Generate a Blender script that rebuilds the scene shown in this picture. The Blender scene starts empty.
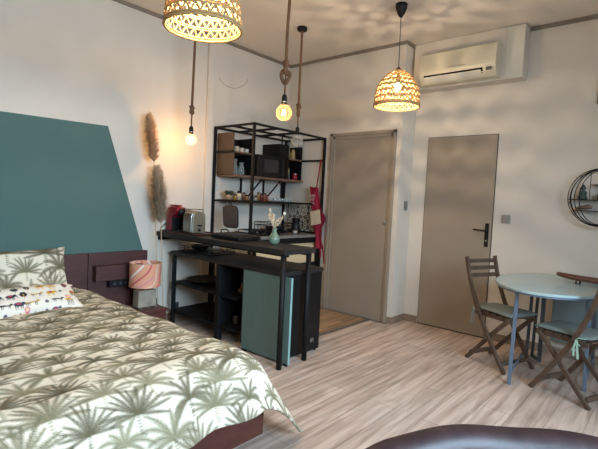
import bpy, bmesh, math, random
import numpy as np
from mathutils import Vector, Matrix, noise
random.seed(7); rng = np.random.default_rng(5)
PI = math.pi
SC = bpy.context.scene
COL = SC.collection

# ------------------------------------------------------------------ camera
CX = Vector((3.9767, 0.0, 1.3091)); YAW, PIT, ROL, FPX = 0.7098, 0.0561, 0.0478, 447.17
fw = Vector((-math.sin(YAW)*math.cos(PIT), math.cos(YAW)*math.cos(PIT), -math.sin(PIT)))
r0 = Vector((math.cos(YAW), math.sin(YAW), 0)); u0 = r0.cross(fw)
rt = r0*math.cos(ROL) + u0*math.sin(ROL); up = -r0*math.sin(ROL) + u0*math.cos(ROL)
cd = bpy.data.cameras.new('camera'); cam = bpy.data.objects.new('camera', cd); COL.objects.link(cam)
cd.sensor_width = 36; cd.lens = FPX/598*36; cd.clip_start = .05
m = Matrix((rt, up, -fw)).transposed().to_4x4(); m.translation = CX; cam.matrix_world = m
SC.camera = cam

# ------------------------------------------------------------------ materials
def lin(c):
    return tuple((v/255/12.92 if v/255 <= .04045 else ((v/255+.055)/1.055)**2.4) for v in c)
def mat(name, rgb, rough=.6, metal=0., var=.0, scale=8., bump=0., spec=.5, stretch=None, coord='Object'):
    M = bpy.data.materials.new(name); M.use_nodes = True; N = M.node_tree.nodes; L = M.node_tree.links
    b = N['Principled BSDF']; c = lin(rgb)
    b.inputs['Base Color'].default_value = (*c, 1); b.inputs['Roughness'].default_value = rough
    b.inputs['Metallic'].default_value = metal; b.inputs['Specular IOR Level'].default_value = spec
    if var or bump:
        tc = N.new('ShaderNodeTexCoord'); mp = N.new('ShaderNodeMapping'); L.new(tc.outputs[coord], mp.inputs[0])
        if stretch: mp.inputs['Scale'].default_value = stretch
        nz = N.new('ShaderNodeTexNoise'); nz.inputs['Scale'].default_value = scale; nz.inputs['Detail'].default_value = 5
        L.new(mp.outputs[0], nz.inputs['Vector'])
        if var:
            rp = N.new('ShaderNodeValToRGB'); rp.color_ramp.elements[0].position = .3; rp.color_ramp.elements[1].position = .7
            rp.color_ramp.elements[0].color = (*[v*(1-var) for v in c], 1)
            rp.color_ramp.elements[1].color = (*[min(1, v*(1+var)) for v in c], 1)
            L.new(nz.outputs[0], rp.inputs[0]); L.new(rp.outputs[0], b.inputs['Base Color'])
        if bump:
            bp = N.new('ShaderNodeBump'); bp.inputs['Strength'].default_value = bump; bp.inputs['Distance'].default_value = .01
            L.new(nz.outputs[0], bp.inputs['Height']); L.new(bp.outputs[0], b.inputs['Normal'])
    return M
def emit(name, rgb, s):
    M = bpy.data.materials.new(name); M.use_nodes = True; b = M.node_tree.nodes['Principled BSDF']
    b.inputs['Base Color'].default_value = (*lin(rgb), 1); b.inputs['Emission Color'].default_value = (*lin(rgb), 1)
    b.inputs['Emission Strength'].default_value = s; return M
def clear(name, rgb, mix=.12, glow=0., rough=.05, edge=.55):
    M = bpy.data.materials.new(name); M.use_nodes = True; N = M.node_tree.nodes; L = M.node_tree.links
    b = N['Principled BSDF']; b.inputs['Base Color'].default_value = (*lin(rgb), 1); b.inputs['Roughness'].default_value = rough
    if glow:
        b.inputs['Emission Color'].default_value = (*lin((255, 190, 95)), 1); b.inputs['Emission Strength'].default_value = glow
    t = N.new('ShaderNodeBsdfTransparent'); mx = N.new('ShaderNodeMixShader')
    lw = N.new('ShaderNodeLayerWeight'); lw.inputs[0].default_value = .35
    ma = N.new('ShaderNodeMath'); ma.operation = 'MULTIPLY_ADD'; ma.inputs[1].default_value = edge; ma.inputs[2].default_value = mix
    L.new(lw.outputs['Facing'], ma.inputs[0]); L.new(ma.outputs[0], mx.inputs[0])
    L.new(t.outputs[0], mx.inputs[1]); L.new(b.outputs[0], mx.inputs[2])
    L.new(mx.outputs[0], N['Material Output'].inputs[0]); return M
def attr_mat(name, rough=.85, bump=0., scale=60):
    M = bpy.data.materials.new(name); M.use_nodes = True; N = M.node_tree.nodes; L = M.node_tree.links
    b = N['Principled BSDF']; b.inputs['Roughness'].default_value = rough; b.inputs['Specular IOR Level'].default_value = .25
    a = N.new('ShaderNodeAttribute'); a.attribute_name = 'print'; L.new(a.outputs['Color'], b.inputs['Base Color'])
    if bump:
        nz = N.new('ShaderNodeTexNoise'); nz.inputs['Scale'].default_value = scale
        tc = N.new('ShaderNodeTexCoord'); L.new(tc.outputs['Object'], nz.inputs['Vector'])
        bp = N.new('ShaderNodeBump'); bp.inputs['Strength'].default_value = bump; bp.inputs['Distance'].default_value = .01
        L.new(nz.outputs[0], bp.inputs['Height']); L.new(bp.outputs[0], b.inputs['Normal'])
    return M

M_wall = mat('plaster_paint', (212, 202, 188), .8, var=.025, scale=3, bump=.08, spec=.2)
M_ceil = mat('ceiling_paint', (226, 216, 204), .85, var=.02, scale=2, spec=.2)
M_trim = mat('taupe_trim', (128, 116, 102), .7, var=.05, scale=9)
M_door = mat('taupe_door_paint', (150, 136, 119), .5, var=.03, scale=3, spec=.35)
M_base = mat('oak_baseboard', (138, 118, 100), .6, var=.22, scale=5, stretch=(1, 1, 7))
M_black = mat('black_metal', (12, 12, 13), .6, spec=.3, var=.1, scale=14)
M_blackp = mat('black_plastic', (11, 11, 12), .5, spec=.35, var=.08, scale=20)
M_blkgloss = mat('black_glass', (8, 8, 10), .08, spec=.7)
M_blkwood = mat('dark_wood_worktop', (40, 36, 34), .5, spec=.3, var=.35, scale=7, stretch=(.6, 7, 7), bump=.1)
M_brown = mat('brown_panel', (76, 62, 50), .6, var=.1, scale=6)
M_oakedge = mat('oak_shelf_board', (112, 84, 64), .55, var=.2, scale=8, stretch=(8, .8, 8))
M_wenge = mat('wenge_wood', (72, 40, 37), .5, var=.2, scale=8, stretch=(6, .8, 6))
M_bedwood = mat('reddish_brown_wood', (84, 44, 36), .45, var=.2, scale=8, stretch=(6, .8, 6))
M_green = mat('sage_green_board', (92, 112, 106), .6, var=.05, scale=6, stretch=(6, 6, .8))
M_white = mat('white_plastic', (214, 208, 192), .35, var=.02)
M_chair = mat('weathered_acacia', (88, 68, 54), .55, var=.25, scale=14, bump=.1)
M_cush = mat('grey_green_cloth', (122, 128, 120), .75, var=.06, scale=60, bump=.15)
M_ribbon = mat('mint_ribbon', (165, 200, 180), .7, var=.05)
M_table = mat('pale_teal_enamel', (168, 186, 186), .25, var=.03, scale=4, spec=.5)
M_tleg = mat('blue_grey_metal', (104, 118, 134), .4, var=.08, metal=.2)
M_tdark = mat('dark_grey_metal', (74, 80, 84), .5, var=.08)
M_rope = mat('hemp_rope', (112, 80, 54), .9, var=.3, scale=120, bump=.6)
M_rattan = mat('woven_rattan', (172, 138, 90), .75, var=.2, scale=60, bump=.3)
M_leather = mat('dark_brown_leather', (50, 33, 33), .42, var=.25, scale=26, bump=.12, spec=.35)
M_red = mat('red_plastic', (130, 14, 38), .3, var=.05)
M_redtray = mat('dark_red_tray', (60, 22, 22), .35, var=.1)
M_steel = mat('brushed_steel', (150, 146, 138), .3, metal=.85, var=.05)
M_apron = mat('crimson_cotton', (140, 18, 48), .9, var=.12, scale=30, bump=.2)
M_cream = mat('cream_cloth', (205, 188, 158), .9, var=.08, scale=50)
M_creamcab = mat('cream_cabinet', (214, 190, 150), .6, var=.03)
M_top = mat('grey_worktop', (120, 118, 114), .35, var=.12, scale=20)
M_vase = mat('celadon_glaze', (112, 132, 112), .3, var=.1, scale=12)
M_dry = mat('dried_grass', (206, 166, 124), .95, var=.18, scale=40)
M_drypale = mat('pale_dried_grass', (186, 164, 136), .95, var=.18, scale=40)
M_stem = mat('straw_stem', (190, 166, 130), .9, var=.1)
M_petal = mat('dried_petals', (205, 180, 150), .9, var=.15, scale=40)
M_leaf = mat('succulent_leaf', (46, 62, 40), .6, var=.3, scale=30)
M_pot = mat('terracotta_beige', (168, 140, 112), .8, var=.1)
M_glass = clear('clear_glass', (215, 220, 215), .16)
M_pane = clear('window_glass', (235, 240, 245), .02)
M_bulb = clear('amber_bulb_glass', (255, 225, 170), .03, glow=.5, edge=.22)
M_bulboff = clear('unlit_bulb_glass', (205, 200, 190), .14)
M_fil = emit('glowing_filament', (255, 196, 110), 60)
M_lampbulb = clear('lit_lamp_bulb', (255, 232, 190), .3, glow=14)
M_stone = mat('grey_stone_lamp_base', (150, 140, 122), .6, var=.3, scale=9, bump=.2)
M_buddha = mat('green_patina', (52, 74, 66), .5, var=.3, scale=30)
M_traywood = mat('red_brown_carved_wood', (92, 52, 38), .4, var=.3, scale=12, stretch=(1, 6, 6))
M_steelp = mat('satin_nickel', (160, 156, 148), .4, metal=.5, var=.05)
M_outlet = mat('anthracite_outlet', (52, 52, 54), .5, var=.05)

# ------------------------------------------------------------------ mesh helpers
class MB:
    def __init__(s): s.b = bmesh.new()
    def poly(s, pts, faces):
        v = [s.b.verts.new(p) for p in pts]
        for f in faces:
            try: s.b.faces.new([v[i] for i in f])
            except ValueError: pass
        return s
    def box(s, x0, y0, z0, x1, y1, z1):
        x0, x1 = sorted((x0, x1)); y0, y1 = sorted((y0, y1)); z0, z1 = sorted((z0, z1))
        return s.poly([(x0,y0,z0),(x1,y0,z0),(x1,y1,z0),(x0,y1,z0),(x0,y0,z1),(x1,y0,z1),(x1,y1,z1),(x0,y1,z1)],
                      [(3,2,1,0),(4,5,6,7),(0,1,5,4),(1,2,6,5),(2,3,7,6),(3,0,4,7)])
    def prism(s, poly, axis, a, b):          # polygon in the other two axes, extruded along axis from a to b
        def P(q, t):
            return {'x': (t, q[0], q[1]), 'y': (q[0], t, q[1]), 'z': (q[0], q[1], t)}[axis]
        n = len(poly); pts = [P(q, a) for q in poly] + [P(q, b) for q in poly]
        fs = [tuple(range(n)), tuple(range(2*n-1, n-1, -1))] + [(i, i+n, (i+1) % n+n, (i+1) % n) for i in range(n)]
        return s.poly(pts, fs)
    def tube(s, pts, r, n=8, closed=False, flat=None):
        pts = [Vector(p) for p in pts]; k = len(pts)
        rr = r if isinstance(r, (list, tuple)) else [r]*k
        T = []
        for i in range(k):
            a = pts[(i-1) % k] if (closed or i) else pts[i]; b = pts[(i+1) % k] if (closed or i < k-1) else pts[i]
            T.append((b-a).normalized())
        nn = T[0].orthogonal().normalized() if flat is None else (Vector(flat)-T[0]*Vector(flat).dot(T[0])).normalized()
        rings = []
        for i in range(k):
            if i: nn = (nn-T[i]*nn.dot(T[i])).normalized()
            bb = T[i].cross(nn)
            if flat is None: off = [(math.cos(2*PI*j/n)*rr[i], math.sin(2*PI*j/n)*rr[i]) for j in range(n)]
            else: off = flat_off(rr[i])
            rings.append([s.b.verts.new(pts[i]+nn*o[0]+bb*o[1]) for o in off])
        n = len(rings[0])
        for i in range(k if closed else k-1):
            A, B = rings[i], rings[(i+1) % k]
            for j in range(n):
                s.b.faces.new((A[j], A[(j+1) % n], B[(j+1) % n], B[j]))
        if not closed:
            s.b.faces.new(rings[0][::-1]); s.b.faces.new(rings[-1])
        return s
    def bar(s, pts, wn, wb, flat):          # rectangular section: wn along flat direction, wb across
        global flat_off
        flat_off = lambda q: [(wn/2, wb/2), (-wn/2, wb/2), (-wn/2, -wb/2), (wn/2, -wb/2)]
        return s.tube(pts, 1, flat=flat)
    def lathe(s, c, prof, n=24, cap=True, sx=1, sy=1):
        rings = []
        for r, z in prof:
            rings.append([s.b.verts.new((c[0]+r*sx*math.cos(2*PI*j/n), c[1]+r*sy*math.sin(2*PI*j/n), c[2]+z)) for j in range(n)])
        for A, B in zip(rings, rings[1:]):
            for j in range(n): s.b.faces.new((A[j], A[(j+1) % n], B[(j+1) % n], B[j]))
        if cap: s.b.faces.new(rings[0][::-1]); s.b.faces.new(rings[-1])
        return s
    def ball(s, c, r, n=14, sz=1):
        return s.lathe(c, [(max(r*math.sin(PI*i/n), 1e-4), -r*sz*math.cos(PI*i/n)) for i in range(n+1)], n=max(n, 10))
def origin(o):
    v = Vector((0, 0, 0))
    while o is not None: v += o.location; o = o.parent
    return v
def obj(name, mb, material, parent=None, bevel=0., smooth=False, local=False, base=None, seg=2):
    b = mb.b; bmesh.ops.recalc_face_normals(b, faces=b.faces)
    me = bpy.data.meshes.new(name)
    off = Vector((0, 0, 0))
    if not local:
        if parent is not None: off = origin(parent)
        elif base is not None: off = Vector(base)
    if off.length: bmesh.ops.translate(b, verts=b.verts, vec=-off)
    b.to_mesh(me); b.free(); me.materials.append(material)
    if smooth: me.polygons.foreach_set('use_smooth', [True]*len(me.polygons))
    o = bpy.data.objects.new(name, me); COL.objects.link(o)
    if parent is not None: o.parent = parent
    elif base is not None: o.location = off
    if bevel:
        mo = o.modifiers.new('bevel', 'BEVEL'); mo.width = bevel; mo.segments = seg; mo.limit_method = 'ANGLE'
    return o
def tag(o, label, cat, group=None):
    o['label'] = label; o['category'] = cat
    if group: o['group'] = group
    return o
def thing(name, label, cat, loc, rotz=0, group=None):
    o = bpy.data.objects.new(name, None); COL.objects.link(o); o.location = loc; o.rotation_euler = (0, 0, rotz)
    o.empty_display_size = .05
    return tag(o, label, cat, group)
def struct(name, mb, material, parent=None, **k):
    o = obj(name, mb, material, parent, **k)
    if parent is None: o['kind'] = 'structure'
    return o
def solo(name, mb, material, label, cat, base, group=None, **k):
    return tag(obj(name, mb, material, None, base=base, **k), label, cat, group)
def scribble(name, parent, p, w, n, h, material):      # illegibly small printed characters
    R = random.Random(n); b_ = MB(); x, y, z = p; c_ = w/n
    for i in range(n):
        x0 = x+i*c_; st_ = h*.16
        b_.box(x0, y-.001, z, x0+st_, y, z+h)
        if R.random() < .7: b_.box(x0, y-.001, z+h-st_, x0+c_*.7, y, z+h)
        if R.random() < .6: b_.box(x0, y-.001, z+h*.45, x0+c_*.6, y, z+h*.45+st_)
        if R.random() < .6: b_.box(x0, y-.001, z, x0+c_*.7, y, z+st_)
        if R.random() < .4: b_.box(x0+c_*.7-st_, y-.001, z, x0+c_*.7, y, z+h)
    return obj(name, b_, material, parent)

# ------------------------------------------------------------------ pattern drawing (pigment prints on cloth)
class Canvas:
    def __init__(s, w, h, res, bg):
        s.res = res; s.W = int(w/res); s.H = int(h/res); s.a = np.empty((s.H, s.W, 3)); s.a[:] = lin(bg)
    def stroke(s, x0, y0, x1, y1, w, rgb, al=1.):
        r = s.res; x0 /= r; x1 /= r; y0 /= r; y1 /= r; w = w/r/2
        i0 = max(int(min(x0, x1)-w-1), 0); i1 = min(int(max(x0, x1)+w+2), s.W)
        j0 = max(int(min(y0, y1)-w-1), 0); j1 = min(int(max(y0, y1)+w+2), s.H)
        if i1 <= i0 or j1 <= j0: return
        X, Y = np.meshgrid(np.arange(i0, i1), np.arange(j0, j1))
        dx, dy = x1-x0, y1-y0; t = np.clip(((X-x0)*dx+(Y-y0)*dy)/(dx*dx+dy*dy+1e-9), 0, 1)
        d = np.hypot(X-x0-t*dx, Y-y0-t*dy); ww = w*(1-.55*t)
        k = (np.clip(ww+.5-d, 0, 1)*al)[..., None]
        s.a[j0:j1, i0:i1] = s.a[j0:j1, i0:i1]*(1-k)+np.array(lin(rgb))*k
    def blob(s, x, y, rx, ry, rgb): 
        r = s.res; i0 = max(int((x-rx)/r)-1, 0); i1 = min(int((x+rx)/r)+2, s.W); j0 = max(int((y-ry)/r)-1, 0); j1 = min(int((y+ry)/r)+2, s.H)
        if i1 <= i0 or j1 <= j0: return
        X, Y = np.meshgrid(np.arange(i0, i1)*r, np.arange(j0, j1)*r)
        k = (((X-x)/rx)**2+((Y-y)/ry)**2 < 1)
        s.a[j0:j1, i0:i1][k] = lin(rgb)
    def sample(s, u, v):
        x = np.clip(np.asarray(u)/s.res, 0, s.W-1.01); y = np.clip(np.asarray(v)/s.res, 0, s.H-1.01)
        i = x.astype(int); j = y.astype(int); fx = (x-i)[..., None]; fy = (y-j)[..., None]
        a = s.a
        return (a[j, i]*(1-fx)+a[j, i+1]*fx)*(1-fy)+(a[j+1, i]*(1-fx)+a[j+1, i+1]*fx)*fy
def palm_canvas(w, h, res, cell, bg=(226, 214, 190), seed=3, dark=1.):
    c = Canvas(w, h, res, bg); R = random.Random(seed)
    inks = [(132, 124, 94), (112, 104, 78), (146, 138, 108), (98, 90, 66)]
    rows = int(h/(cell*.52))+2; cols = int(w/cell)+2
    spots = []
    for j in range(rows):
        for i in range(cols):
            spots.append(((i+(.5 if j % 2 else 0)+R.uniform(-.12, .12))*cell, (j+R.uniform(-.2, .2))*cell*.52))
    spots.sort(key=lambda q: -q[1])
    for (x, y) in spots:
        ink = R.choice(inks); ink2 = tuple(int(v*.72) for v in ink); S = cell*R.uniform(.8, 1.25)
        for t in range(7):            # short ringed trunk
            c.stroke(x-.03*S, y-.05*S*t, x+.03*S, y-.05*S*t+.01*S, .028*S, ink, .85)
        kind = R.random() < .55
        if kind: fr_ = [(PI/2+(f-6)/6*1.62+R.uniform(-.07, .07), S*R.uniform(.44, .64), .012, .060*S) for f in range(13)]
        else: fr_ = [(PI/2+(f-4)/4*1.5+R.uniform(-.14, .14), S*R.uniform(.40, .62), .10, .085*S) for f in range(9)]
        for (a, Lf, droop, wd) in fr_:
            n = 15; qx, qy = x, y; vx, vy = math.cos(a), math.sin(a); pth = [(qx, qy, vx, vy)]
            for k in range(n):
                qx += vx*Lf/n; qy += vy*Lf/n; vy -= droop*abs(vx)**.7; m_ = math.hypot(vx, vy); vx /= m_; vy /= m_; pth.append((qx, qy, vx, vy))
            for k in range(1, n+1):
                qx, qy, vx, vy = pth[k]; ll = wd*math.sin(PI*min(.98, (k+.6)/(n+1)))**.7+.004
                c.stroke(qx-vx*Lf/n, qy-vy*Lf/n, qx, qy, ll*1.1, ink, .30)
                for sg in (1, -1):
                    b = math.atan2(vy, vx)+sg*.62
                    c.stroke(qx, qy, qx+math.cos(b)*ll, qy+math.sin(b)*ll, Lf/n*.42, ink2, .8)
            for k in range(n): c.stroke(pth[k][0], pth[k][1], pth[k+1][0], pth[k+1][1], .010*S, ink2)
    return c
def grid_obj(name, P, colors, material, parent, thick=0., closed_v=False):
    nj, ni = P.shape[:2]
    me = bpy.data.meshes.new(name); off = np.array(origin(parent)) if parent else np.zeros(3)
    idx = np.arange(nj*ni).reshape(nj, ni)
    F = np.stack([idx[:-1, :-1], idx[:-1, 1:], idx[1:, 1:], idx[1:, :-1]], -1).reshape(-1, 4)
    me.vertices.add(nj*ni); me.vertices.foreach_set('co', (P.reshape(-1, 3)-off).ravel())
    me.loops.add(F.size); me.loops.foreach_set('vertex_index', F.ravel())
    me.polygons.add(len(F)); me.polygons.foreach_set('loop_start', np.arange(0, F.size, 4)); me.polygons.foreach_set('loop_total', np.full(len(F), 4))
    me.update(calc_edges=True)
    if colors is not None:
        at = me.color_attributes.new('print', 'FLOAT_COLOR', 'POINT')
        cc = np.ones((nj*ni, 4)); cc[:, :3] = colors.reshape(-1, 3); at.data.foreach_set('color', cc.ravel())
    me.polygons.foreach_set('use_smooth', [True]*len(F)); me.materials.append(material)
    o = bpy.data.objects.new(name, me); COL.objects.link(o)
    if parent: o.parent = parent
    if thick:
        s = o.modifiers.new('thickness', 'SOLIDIFY'); s.thickness = thick; s.offset = -1
    return o

# ================================================================== ROOM
X1, Y0, H = 5.2, -1.3, 3.02
D, D2, PX = 4.32, 4.62, 1.64
# floor material: greyed oak laminate, planks run along y
def floor_mat(name, rgb, w, l, var, gap=.35):
    M = bpy.data.materials.new(name); M.use_nodes = True; N = M.node_tree.nodes; L = M.node_tree.links
    b = N['Principled BSDF']; b.inputs['Roughness'].default_value = .42; b.inputs['Specular IOR Level'].default_value = .35
    tc = N.new('ShaderNodeTexCoord'); mp = N.new('ShaderNodeMapping'); mp.inputs['Rotation'].default_value = (0, 0, PI/2)
    L.new(tc.outputs['Object'], mp.inputs[0])
    br = N.new('ShaderNodeTexBrick'); c = lin(rgb)
    br.inputs['Scale'].default_value = 1; br.inputs['Brick Width'].default_value = l; br.inputs['Row Height'].default_value = w
    br.inputs['Mortar Size'].default_value = .0016; br.inputs['Mortar Smooth'].default_value = .2; br.offset = .37
    br.inputs['Color1'].default_value = (*[v*(1-var) for v in c], 1); br.inputs['Color2'].default_value = (*[v*(1+var) for v in c], 1)
    br.inputs['Mortar'].default_value = (*[v*gap for v in c], 1)
    L.new(mp.outputs[0], br.inputs['Vector'])
    mp2 = N.new('ShaderNodeMapping'); mp2.inputs['Scale'].default_value = (1, .05, 1); L.new(tc.outputs['Object'], mp2.inputs[0])
    nz = N.new('ShaderNodeTexNoise'); nz.inputs['Scale'].default_value = 26; nz.inputs['Detail'].default_value = 6; nz.inputs['Distortion'].default_value = .6
    L.new(mp2.outputs[0], nz.inputs['Vector'])
    rp = N.new('ShaderNodeValToRGB'); rp.color_ramp.elements[0].position = .36; rp.color_ramp.elements[0].color = (.74, .69, .66, 1)
    rp.color_ramp.elements[1].position = .58; rp.color_ramp.elements[1].color = (1.08, 1.08, 1.08, 1); L.new(nz.outputs[0], rp.inputs[0])
    mp3 = N.new('ShaderNodeMapping'); mp3.inputs['Scale'].default_value = (1, .16, 1); L.new(tc.outputs['Object'], mp3.inputs[0])
    n2 = N.new('ShaderNodeTexNoise'); n2.inputs['Scale'].default_value = 8; n2.inputs['Distortion'].default_value = 1.6; L.new(mp3.outputs[0], n2.inputs['Vector'])
    r2 = N.new('ShaderNodeValToRGB'); r2.color_ramp.elements[0].position = .35; r2.color_ramp.elements[0].color = (.8, .78, .76, 1)
    r2.color_ramp.elements[1].position = .6; r2.color_ramp.elements[1].color = (1.05, 1.05, 1.05, 1); L.new(n2.outputs[0], r2.inputs[0])
    def mul(a, b_):
        x = N.new('ShaderNodeMix'); x.data_type = 'RGBA'; x.blend_type = 'MULTIPLY'; x.inputs[0].default_value = 1
        L.new(a, x.inputs[6]); L.new(b_, x.inputs[7]); return x.outputs[2]
    L.new(mul(mul(br.outputs[0], rp.outputs[0]), r2.outputs[0]), b.inputs['Base Color'])
    return M
M_floor = floor_mat('greyed_oak_laminate', (202, 180, 164), .19, 1.28, .1)
M_floor2 = floor_mat('honey_wood_floor', (166, 134, 102), .07, .5, .16)
struct('floor', MB().box(-.1, Y0-.1, -.1, X1+.1, D2+.1, 0), M_floor)
struct('floor_kitchen', MB().box(.62, 3.12, 0, 1.36, 4.30, .004), M_floor2)
struct('trim_1', MB().box(1.36, 3.12, 0, 1.40, 4.30, .008).box(.62, 4.285, 0, 1.60, 4.32, .008), mat('grey_threshold_strip', (110, 104, 98), .4, .3, var=.05))
struct('ceiling', MB().box(-.1, Y0-.1, H, X1+.1, D2+.1, H+.1), M_ceil)

# left wall with the painted teal shape
def left_wall_mat():
    M = M_wall.copy(); M.name = 'plaster_with_teal_shape'; N = M.node_tree.nodes; L = M.node_tree.links; b = N['Principled BSDF']
    src = b.inputs['Base Color'].links[0].from_socket
    tc = N.new('ShaderNodeTexCoord'); sp = N.new('ShaderNodeSeparateXYZ'); L.new(tc.outputs['Object'], sp.inputs[0])
    def mth(op, a, b_, c_=None):
        n = N.new('ShaderNodeMath'); n.operation = op
        for i, v in enumerate((a, b_, c_)):
            if v is None: continue
            if isinstance(v, (int, float)): n.inputs[i].default_value = v
            else: L.new(v, n.inputs[i])
        return n.outputs[0]
    y, z = sp.outputs['Y'], sp.outputs['Z']
    top = mth('LESS_THAN', mth('MULTIPLY_ADD', y, -.02, z), 1.846)
    side = mth('LESS_THAN', mth('MULTIPLY_ADD', z, .33, y), 1.933+1.885*.33)
    both = mth('MULTIPLY', top, side)
    mx = N.new('ShaderNodeMix'); mx.data_type = 'RGBA'; L.new(both, mx.inputs[0]); L.new(src, mx.inputs[6])
    mx.inputs[7].default_value = (*lin((82, 108, 102)), 1)
    L.new(mx.outputs[2], b.inputs['Base Color']); return M
struct('wall_left', MB().box(-.1, Y0-.1, 0, 0, D2, H), left_wall_mat())
struct('trim_2', MB().box(0, 3.00, 0, .03, 3.085, H), M_wall)                           # flat pilaster beside the kitchen rack
struct('wall_back', MB().box(0, D, 0, PX, D+.4, H), M_wall)
struct('wall_back_recess', MB().box(PX, D2, 0, X1+.1, D2+.1, H), M_wall)
WY0, WY1, WZ1 = -.6, 2.5, 2.45
struct('wall_right', MB().box(X1, Y0-.1, 0, X1+.1, WY0, H).box(X1, WY1, 0, X1+.1, D2, H).box(X1, WY0, WZ1, X1+.1, WY1, H), M_wall)
struct('wall_front', MB().box(0, Y0-.1, 0, X1, Y0, H), M_wall)
w1 = struct('window_1', MB().box(X1, WY0, 0, X1+.08, WY0+.08, WZ1).box(X1, WY1-.08, 0, X1+.08, WY1, WZ1).box(X1, WY0, WZ1-.08, X1+.08, WY1, WZ1)
            .box(X1, WY0, 0, X1+.08, WY1, .1).box(X1, .91, 0, X1+.08, 1.0, WZ1), mat('white_window_frame', (225, 225, 222), .4, var=.02))
obj('pane', MB().box(X1+.035, WY0+.08, .1, X1+.04, .91, WZ1-.08), M_pane, w1)
obj('pane', MB().box(X1+.035, 1.0, .1, X1+.04, WY1-.08, WZ1-.08), M_pane, w1)

# cornice strips
struct('trim_3', MB().box(0, Y0, H-.03, .02, D, H), M_trim)
struct('trim_4', MB().box(.02, D-.02, H-.03, PX+.02, D, H).box(PX, D, H-.03, PX+.02, D2, H), M_trim)
struct('trim_5', MB().box(2.765, D2-.02, H-.035, X1, D2, H), M_trim)
# baseboards
struct('baseboard_back', MB().box(1.60, D-.012, 0, PX+.012, D, .075).box(PX, D, 0, PX+.012, D2, .075), M_base)
struct('baseboard_recess', MB().box(PX+.012, D2-.012, 0, 1.80, D2, .075).box(2.58, D2-.012, 0, X1, D2, .075), M_base)
struct('baseboard_left', MB().box(0, 2.35, 0, .012, 2.93, .07), M_base)

# left door (sliding, with architrave)
d1 = struct('door_1', MB().box(.78, D-.006, .006, 1.53, D, 2.04), M_door, bevel=.002)
ar = MB()
for (a, b, t) in ((.723, .757, .03), (.757, .785, .018)):
    ar.box(a, D-t, 0, b, D, 2.104-(a-.723))
for (a, b, t) in ((1.59, 1.556, .03), (1.556, 1.528, .018)):
    ar.box(a, D-t, 0, b, D, 2.104-(1.59-a))
ar.box(.723, D-.03, 2.07, 1.59, D, 2.104).box(.757, D-.018, 2.036, 1.556, D, 2.07)
obj('door_frame', ar, M_door, d1, bevel=.003)
k = obj('finger_pull', MB().lathe((0, 0, 0), [(.027, 0), (.029, .004), (.024, .007), (.001, .004)], 20), M_steelp, d1, smooth=True, local=True)
k.rotation_euler = (PI/2, 0, 0); k.location = (1.508, D-.006, 1.10); k['label'] = 'round recessed metal finger pull'
# right door, flush
d2 = struct('door_2', MB().box(1.815, D2-.012, .012, 2.535, D2, 2.04), M_door, bevel=.002)
obj('door_gap', MB().box(1.808, D2-.004, 0, 2.542, D2-.001, 2.046), mat('dark_gap', (60, 52, 46), .8), d2)
hp = obj('handle_plate', MB().box(2.475, D2-.022, .925, 2.512, D2-.012, 1.16), M_black, d2, bevel=.004); hp['label'] = 'tall black handle plate'
obj('lever', MB().tube([(2.493, D2-.02, 1.085), (2.493, D2-.06, 1.085)], .01).tube([(2.497, D2-.06, 1.085), (2.375, D2-.06, 1.092)], .0085), M_black, hp, smooth=True)
obj('key_cylinder', MB().tube([(2.493, D2-.022, .985), (2.493, D2-.028, .985)], .009, 12), M_steelp, hp)

# switches, socket
def plate(name, c, w, h, axis, material, label, cat, dial=True):
    t = thing(name, label, cat, c)
    x, y, z = c
    if axis == 'y':
        obj('plate', MB().box(x-w/2, y-.01, z-h/2, x+w/2, y, z+h/2), material, t, bevel=.002)
        if dial: obj('knob', MB().tube([(x, y-.01, z), (x, y-.024, z)], w*.27, 20), material, t)
    else:
        obj('plate', MB().box(x, y-w/2, z-h/2, x+.01, y+w/2, z+h/2), material, t, bevel=.002)
        obj('rocker', MB().box(x+.01, y-w*.32, z-h*.34, x+.014, y+w*.32, z+h*.34), material, t, bevel=.001)
plate('thermostat', (2.662, D2, 1.212), .082, .082, 'y', M_steelp, 'square silver thermostat dial on the wall right of the door with black handle', 'thermostat')
plate('light_switch', (PX, 4.50, 1.295), .07, .1, 'x', mat('grey_switch', (120, 122, 120), .4, .2), 'small grey double light switch on the side of the wall corner between the doors', 'switch')
plate('wall_socket', (0, 2.70, .13), .07, .08, 'x', M_outlet, 'dark socket low on the wall under the bar shelves', 'socket')

# ================================================================== AIR CONDITIONER
t = thing('duct_casing', 'white boxed pipe casing on the wall behind the air conditioner', 'casing', (2.2, D2, 2.53))
obj('box', MB().box(1.66, 4.47, 2.53, 2.755, D2, H-.005), M_wall, t, bevel=.004)
obj('cover_panel', MB().box(2.60, 4.463, 2.53, 2.755, 4.47, H-.02), M_white, t, bevel=.002)
t = thing('air_conditioner', 'cream split air conditioner unit high above the right door', 'air conditioner', (2.2, 4.47, 2.55))
prof = [(4.47, 2.545), (4.47, 2.86), (4.36, 2.86), (4.325, 2.84), (4.31, 2.66), (4.335, 2.59), (4.37, 2.545)]
obj('body', MB().prism(prof, 'x', 1.80, 2.56), mat('cream_plastic', (208, 198, 172), .45, var=.02), t, bevel=.006)
obj('air_outlet', MB().prism([(4.318, 2.628), (4.338, 2.585), (4.36, 2.57), (4.36, 2.63)], 'x', 1.85, 2.44), M_blkgloss, t)
obj('louver', MB().prism([(4.302, 2.606), (4.306, 2.598), (4.345, 2.562), (4.348, 2.57)], 'x', 1.86, 2.43), M_white, t, bevel=.001)
obj('display', MB().box(2.475, 4.308, 2.60, 2.52, 4.33, 2.625), mat('dark_display', (80, 80, 76), .3), t)
scribble('lettering', t, (2.10, 4.3075, 2.672), .18, 14, .012, mat('grey_ink', (140, 132, 116), .6))

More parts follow.
